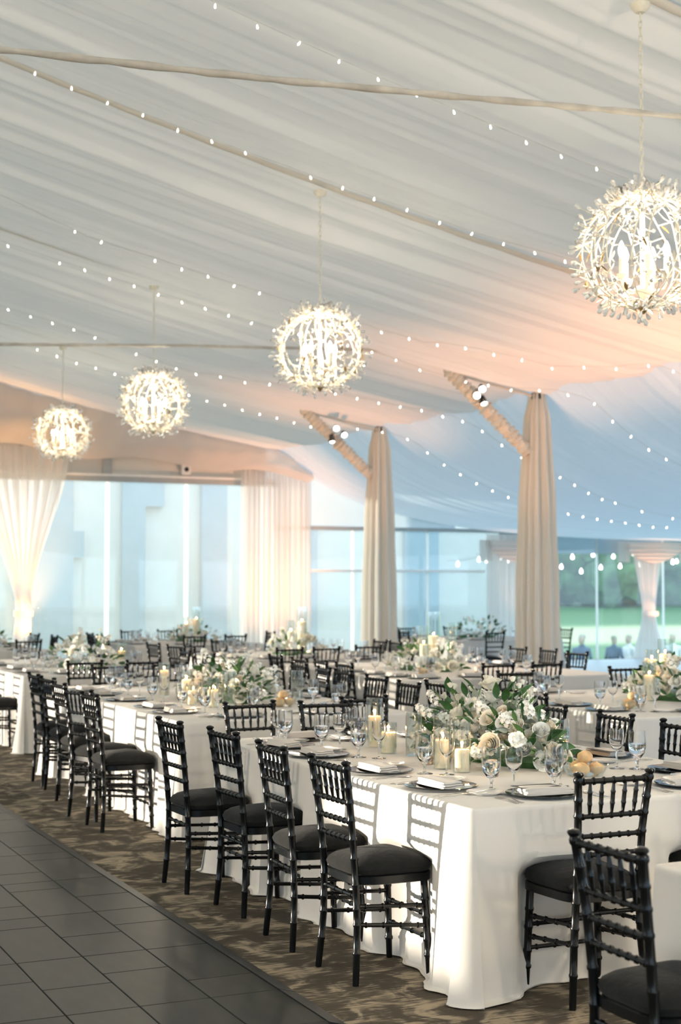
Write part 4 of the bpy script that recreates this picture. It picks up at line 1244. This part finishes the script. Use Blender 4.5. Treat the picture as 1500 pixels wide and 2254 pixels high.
def arrangement(x, y, lx, ly, h, label, nb, nl, seed, anem=()):
    rr = random.Random(seed)
    t = thing('flower_arrangement', label, 'flowers', (x, y, TABLE_H), 0, 'white rose centrepieces')
    tray = MB().lathe([(0, .001), (1, .001), (1.02, .03), (.9, .055), (0, .06)], 24)
    tray.v = [(a * lx * .72, b * ly * .72, c) for a, b, c in tray.v]
    obj('tray', tray.mesh('tray', 'leaf'), t)
    def surf(a, e, k=1.0):
        ce, se = math.cos(e), math.sin(e)
        bump = 1 + .18 * math.sin(2 * a + seed) + .10 * math.sin(5 * a + seed * 2)
        return Vector((lx * ce * math.cos(a) * k * bump, ly * ce * math.sin(a) * k * bump, .03 + h * .80 * se * k * (1 + .25 * math.sin(3 * a + seed))))
    def nrm(a, e): return Vector((math.cos(e) * math.cos(a) / max(lx, .05) * ly, math.cos(e) * math.sin(a), math.sin(e) * 1.0 + .15)).normalized()
    for i in range(nb):
        a = 2.39996 * i + rr.uniform(-.3, .3); e = math.asin(min(1, max(.06, (i + .5) / nb + rr.uniform(-.08, .08))))
        k = rr.uniform(.86, 1.04); typ = rr.choice([0, 0, 1, 1, 2, 3, 3, 4, 'S', 'S', 'S'])
        p = surf(a, e, k); d = nrm(a, e)
        d = (d + Vector((rr.uniform(-.3, .3), rr.uniform(-.3, .3), rr.uniform(-.1, .3)))).normalized()
        q = d.to_track_quat('Z', 'Y').to_euler(); s = rr.uniform(.85, 1.15)
        if typ == 'S':
            obj('stock_spire', STOCK, t, p + d * .01, q, (s * 1.05,) * 3)
        else:
            obj('rose_head', ROSES[typ], t, p, q, (s,) * 3)
    for i in range(nl):
        a = rr.uniform(0, 2 * PI); e = math.asin(rr.uniform(.0, 1.0) ** 1.3 * .98)
        p = surf(a, e, rr.uniform(.82, 1.04)); d = nrm(a, e)
        d = (d + Vector((rr.uniform(-.7, .7), rr.uniform(-.7, .7), rr.uniform(-.4, .5)))).normalized()
        if p.z < .03: p.z = .03
        if p.z + d.z * .09 < .01: d.z = abs(d.z) * .3
        roll = Matrix.Rotation(rr.uniform(-1, 1), 4, 'Y')
        q = (d.to_track_quat('Y', 'Z').to_matrix().to_4x4() @ roll).to_euler()
        s = rr.uniform(.75, 1.25)
        obj('leaf', LEAVES[rr.choice([0, 0, 0, 1, 1, 2, 2, 2, 3, 4])], t, p, q, (s, s, s))
    for i in range(max(3, nb // 9)):      # tall sprigs that break the outline
        a = rr.uniform(0, 2 * PI); p = surf(a, 1.0, 1.0); top = p + Vector((rr.uniform(-.04, .04), rr.uniform(-.04, .04), rr.uniform(.07, .12)))
        s_ = obj('sprig', MB().tube([p * .8, p.lerp(top, .6), top], .0018, 5).mesh('sprig', 'leaf2'), t)
        obj('bud', ROSES[3], s_, top, (rr.uniform(-.3, .3), rr.uniform(-.3, .3), 0), (.75, .75, .9))
        obj('sprig_leaf', LEAVES[1], s_, p.lerp(top, .5), (.9, 0, a), (.6, .6, .6))
    for a, e in anem:
        p = surf(a, e, 1.06); q = nrm(a, e).to_track_quat('Z', 'Y').to_euler()
        o = obj('anemone_head', ANEM, t, p, q, (1.1,) * 3); obj('eye', ANEYE, o)
    return t
arrangement(3.98, 6.72, .24, .70, .34, 'large low white rose and greenery centrepiece on nearest long table', 104, 280, 1, anem=((-1.0, .8), (-2.3, .4)))
arrangement(4.08, 10.95, .24, .60, .30, 'white stock and rose centrepiece on second table along dance floor', 72, 180, 2)
arrangement(4.25, 16.0, .28, .75, .34, 'white flower centrepiece on third table along dance floor', 60, 70, 3)
arrangement(7.35, 9.55, .30, .46, .28, 'white rose centrepiece beside tall cylinders behind the nearest table', 60, 100, 4)
arrangement(7.45, 13.9, .34, .60, .30, 'white rose centrepiece on centre table before the columns', 60, 70, 5)
arrangement(7.55, 17.7, .36, .50, .30, 'white rose centrepiece on table behind the centre one', 44, 50, 6)
arrangement(7.75, 22.4, .34, .40, .26, 'small green centrepiece on far table by the tall windows', 20, 60, 7)
arrangement(4.35, 21.9, .30, .40, .26, 'white centrepiece on farthest table along dance floor', 24, 40, 8)
arrangement(12.75, 22.0, .45, .30, .32, 'loose green arrangement on far right table under blue canopy', 14, 80, 9)

LT = 'on nearest long table, '
hurricane(3.66, 7.45, .27, .045, .165, LT + 'tallest at the far left of the flowers')
hurricane(3.59, 7.14, .165, .046, .105, LT + 'short wide one left of flowers')
hurricane(3.53, 6.43, .272, .044, .135, LT + 'tall one mid-front of the flowers')
hurricane(3.55, 6.27, .240, .044, .105, LT + 'next to the tall middle one')
cylinder(3.66, 6.98, .23, .044, 'empty clear glass cylinder among the nearest table flowers')
hurricane(4.30, 6.55, .16, .048, .085, LT + 'short one right of the flowers')
cylinder(4.30, 7.05, .22, .045, 'clear glass cylinder behind the nearest table flowers')
cylinder(4.32, 7.25, .21, .040, 'farther clear glass cylinder behind the nearest table flowers')
votive(3.55, 6.62, 'silver mercury votive beside the tall middle candle')
votive(3.60, 6.07, 'pink-gold mercury votive right of the middle candles')
breads(4.02, 5.92, 4, 'on nearest long table')
BT = 'on second table along dance floor, '
hurricane(3.77, 11.56, .27, .046, .20, BT + 'tall one at left')
hurricane(3.71, 10.83, .25, .046, .17, BT + 'middle one')
hurricane(3.68, 10.60, .15, .044, .10, BT + 'short middle one')
hurricane(3.75, 10.33, .22, .046, .12, BT + 'nearest one')
cylinder(3.88, 10.36, .26, .050, 'tall clear jar beside the nearest second-table candle')
cylinder(4.45, 10.4, .25, .045, 'tall clear cylinder right of the second-table flowers')
breads(4.25, 10.20, 4, 'on second table along dance floor')
DT = 'behind the nearest table, '
hurricane(7.52, 9.90, .46, .062, .33, DT + 'tallest at right')
hurricane(7.06, 9.50, .30, .052, .19, DT + 'middle one')
hurricane(7.34, 9.84, .38, .050, .29, DT + 'second tallest')
votive(7.10, 8.98, 'mercury votive right of the flowers behind the nearest table')
breads(6.52, 8.98, 4, 'behind the nearest table')
ET = 'on centre table, '
hurricane(7.45, 13.75, .62, .07, .36, ET + 'tallest amid the flowers')
hurricane(7.75, 13.9, .50, .045, .25, ET + 'slim one at right')
hurricane(7.25, 13.6, .48, .05, .28, ET + 'left one amid the flowers')
votive(7.55, 13.0, 'votive at the front of the centre table flowers')
breads(6.98, 13.1, 3, 'on centre table')
hurricane(7.6, 17.6, .62, .07, .42, 'on table behind the centre one, tall')
hurricane(7.4, 17.5, .45, .05, .30, 'on table behind the centre one, shorter')
hurricane(7.8, 22.3, .55, .07, .35, 'on far table by the tall windows, tall')
hurricane(7.6, 22.2, .40, .05, .28, 'on far table by the tall windows, shorter')
hurricane(4.5, 21.6, .35, .05, .25, 'on farthest table along dance floor')
votive(3.95, 15.15, 'votive at the near end of the third dance floor table')
hurricane(4.6, 15.6, .28, .05, .18, 'on third table along dance floor')
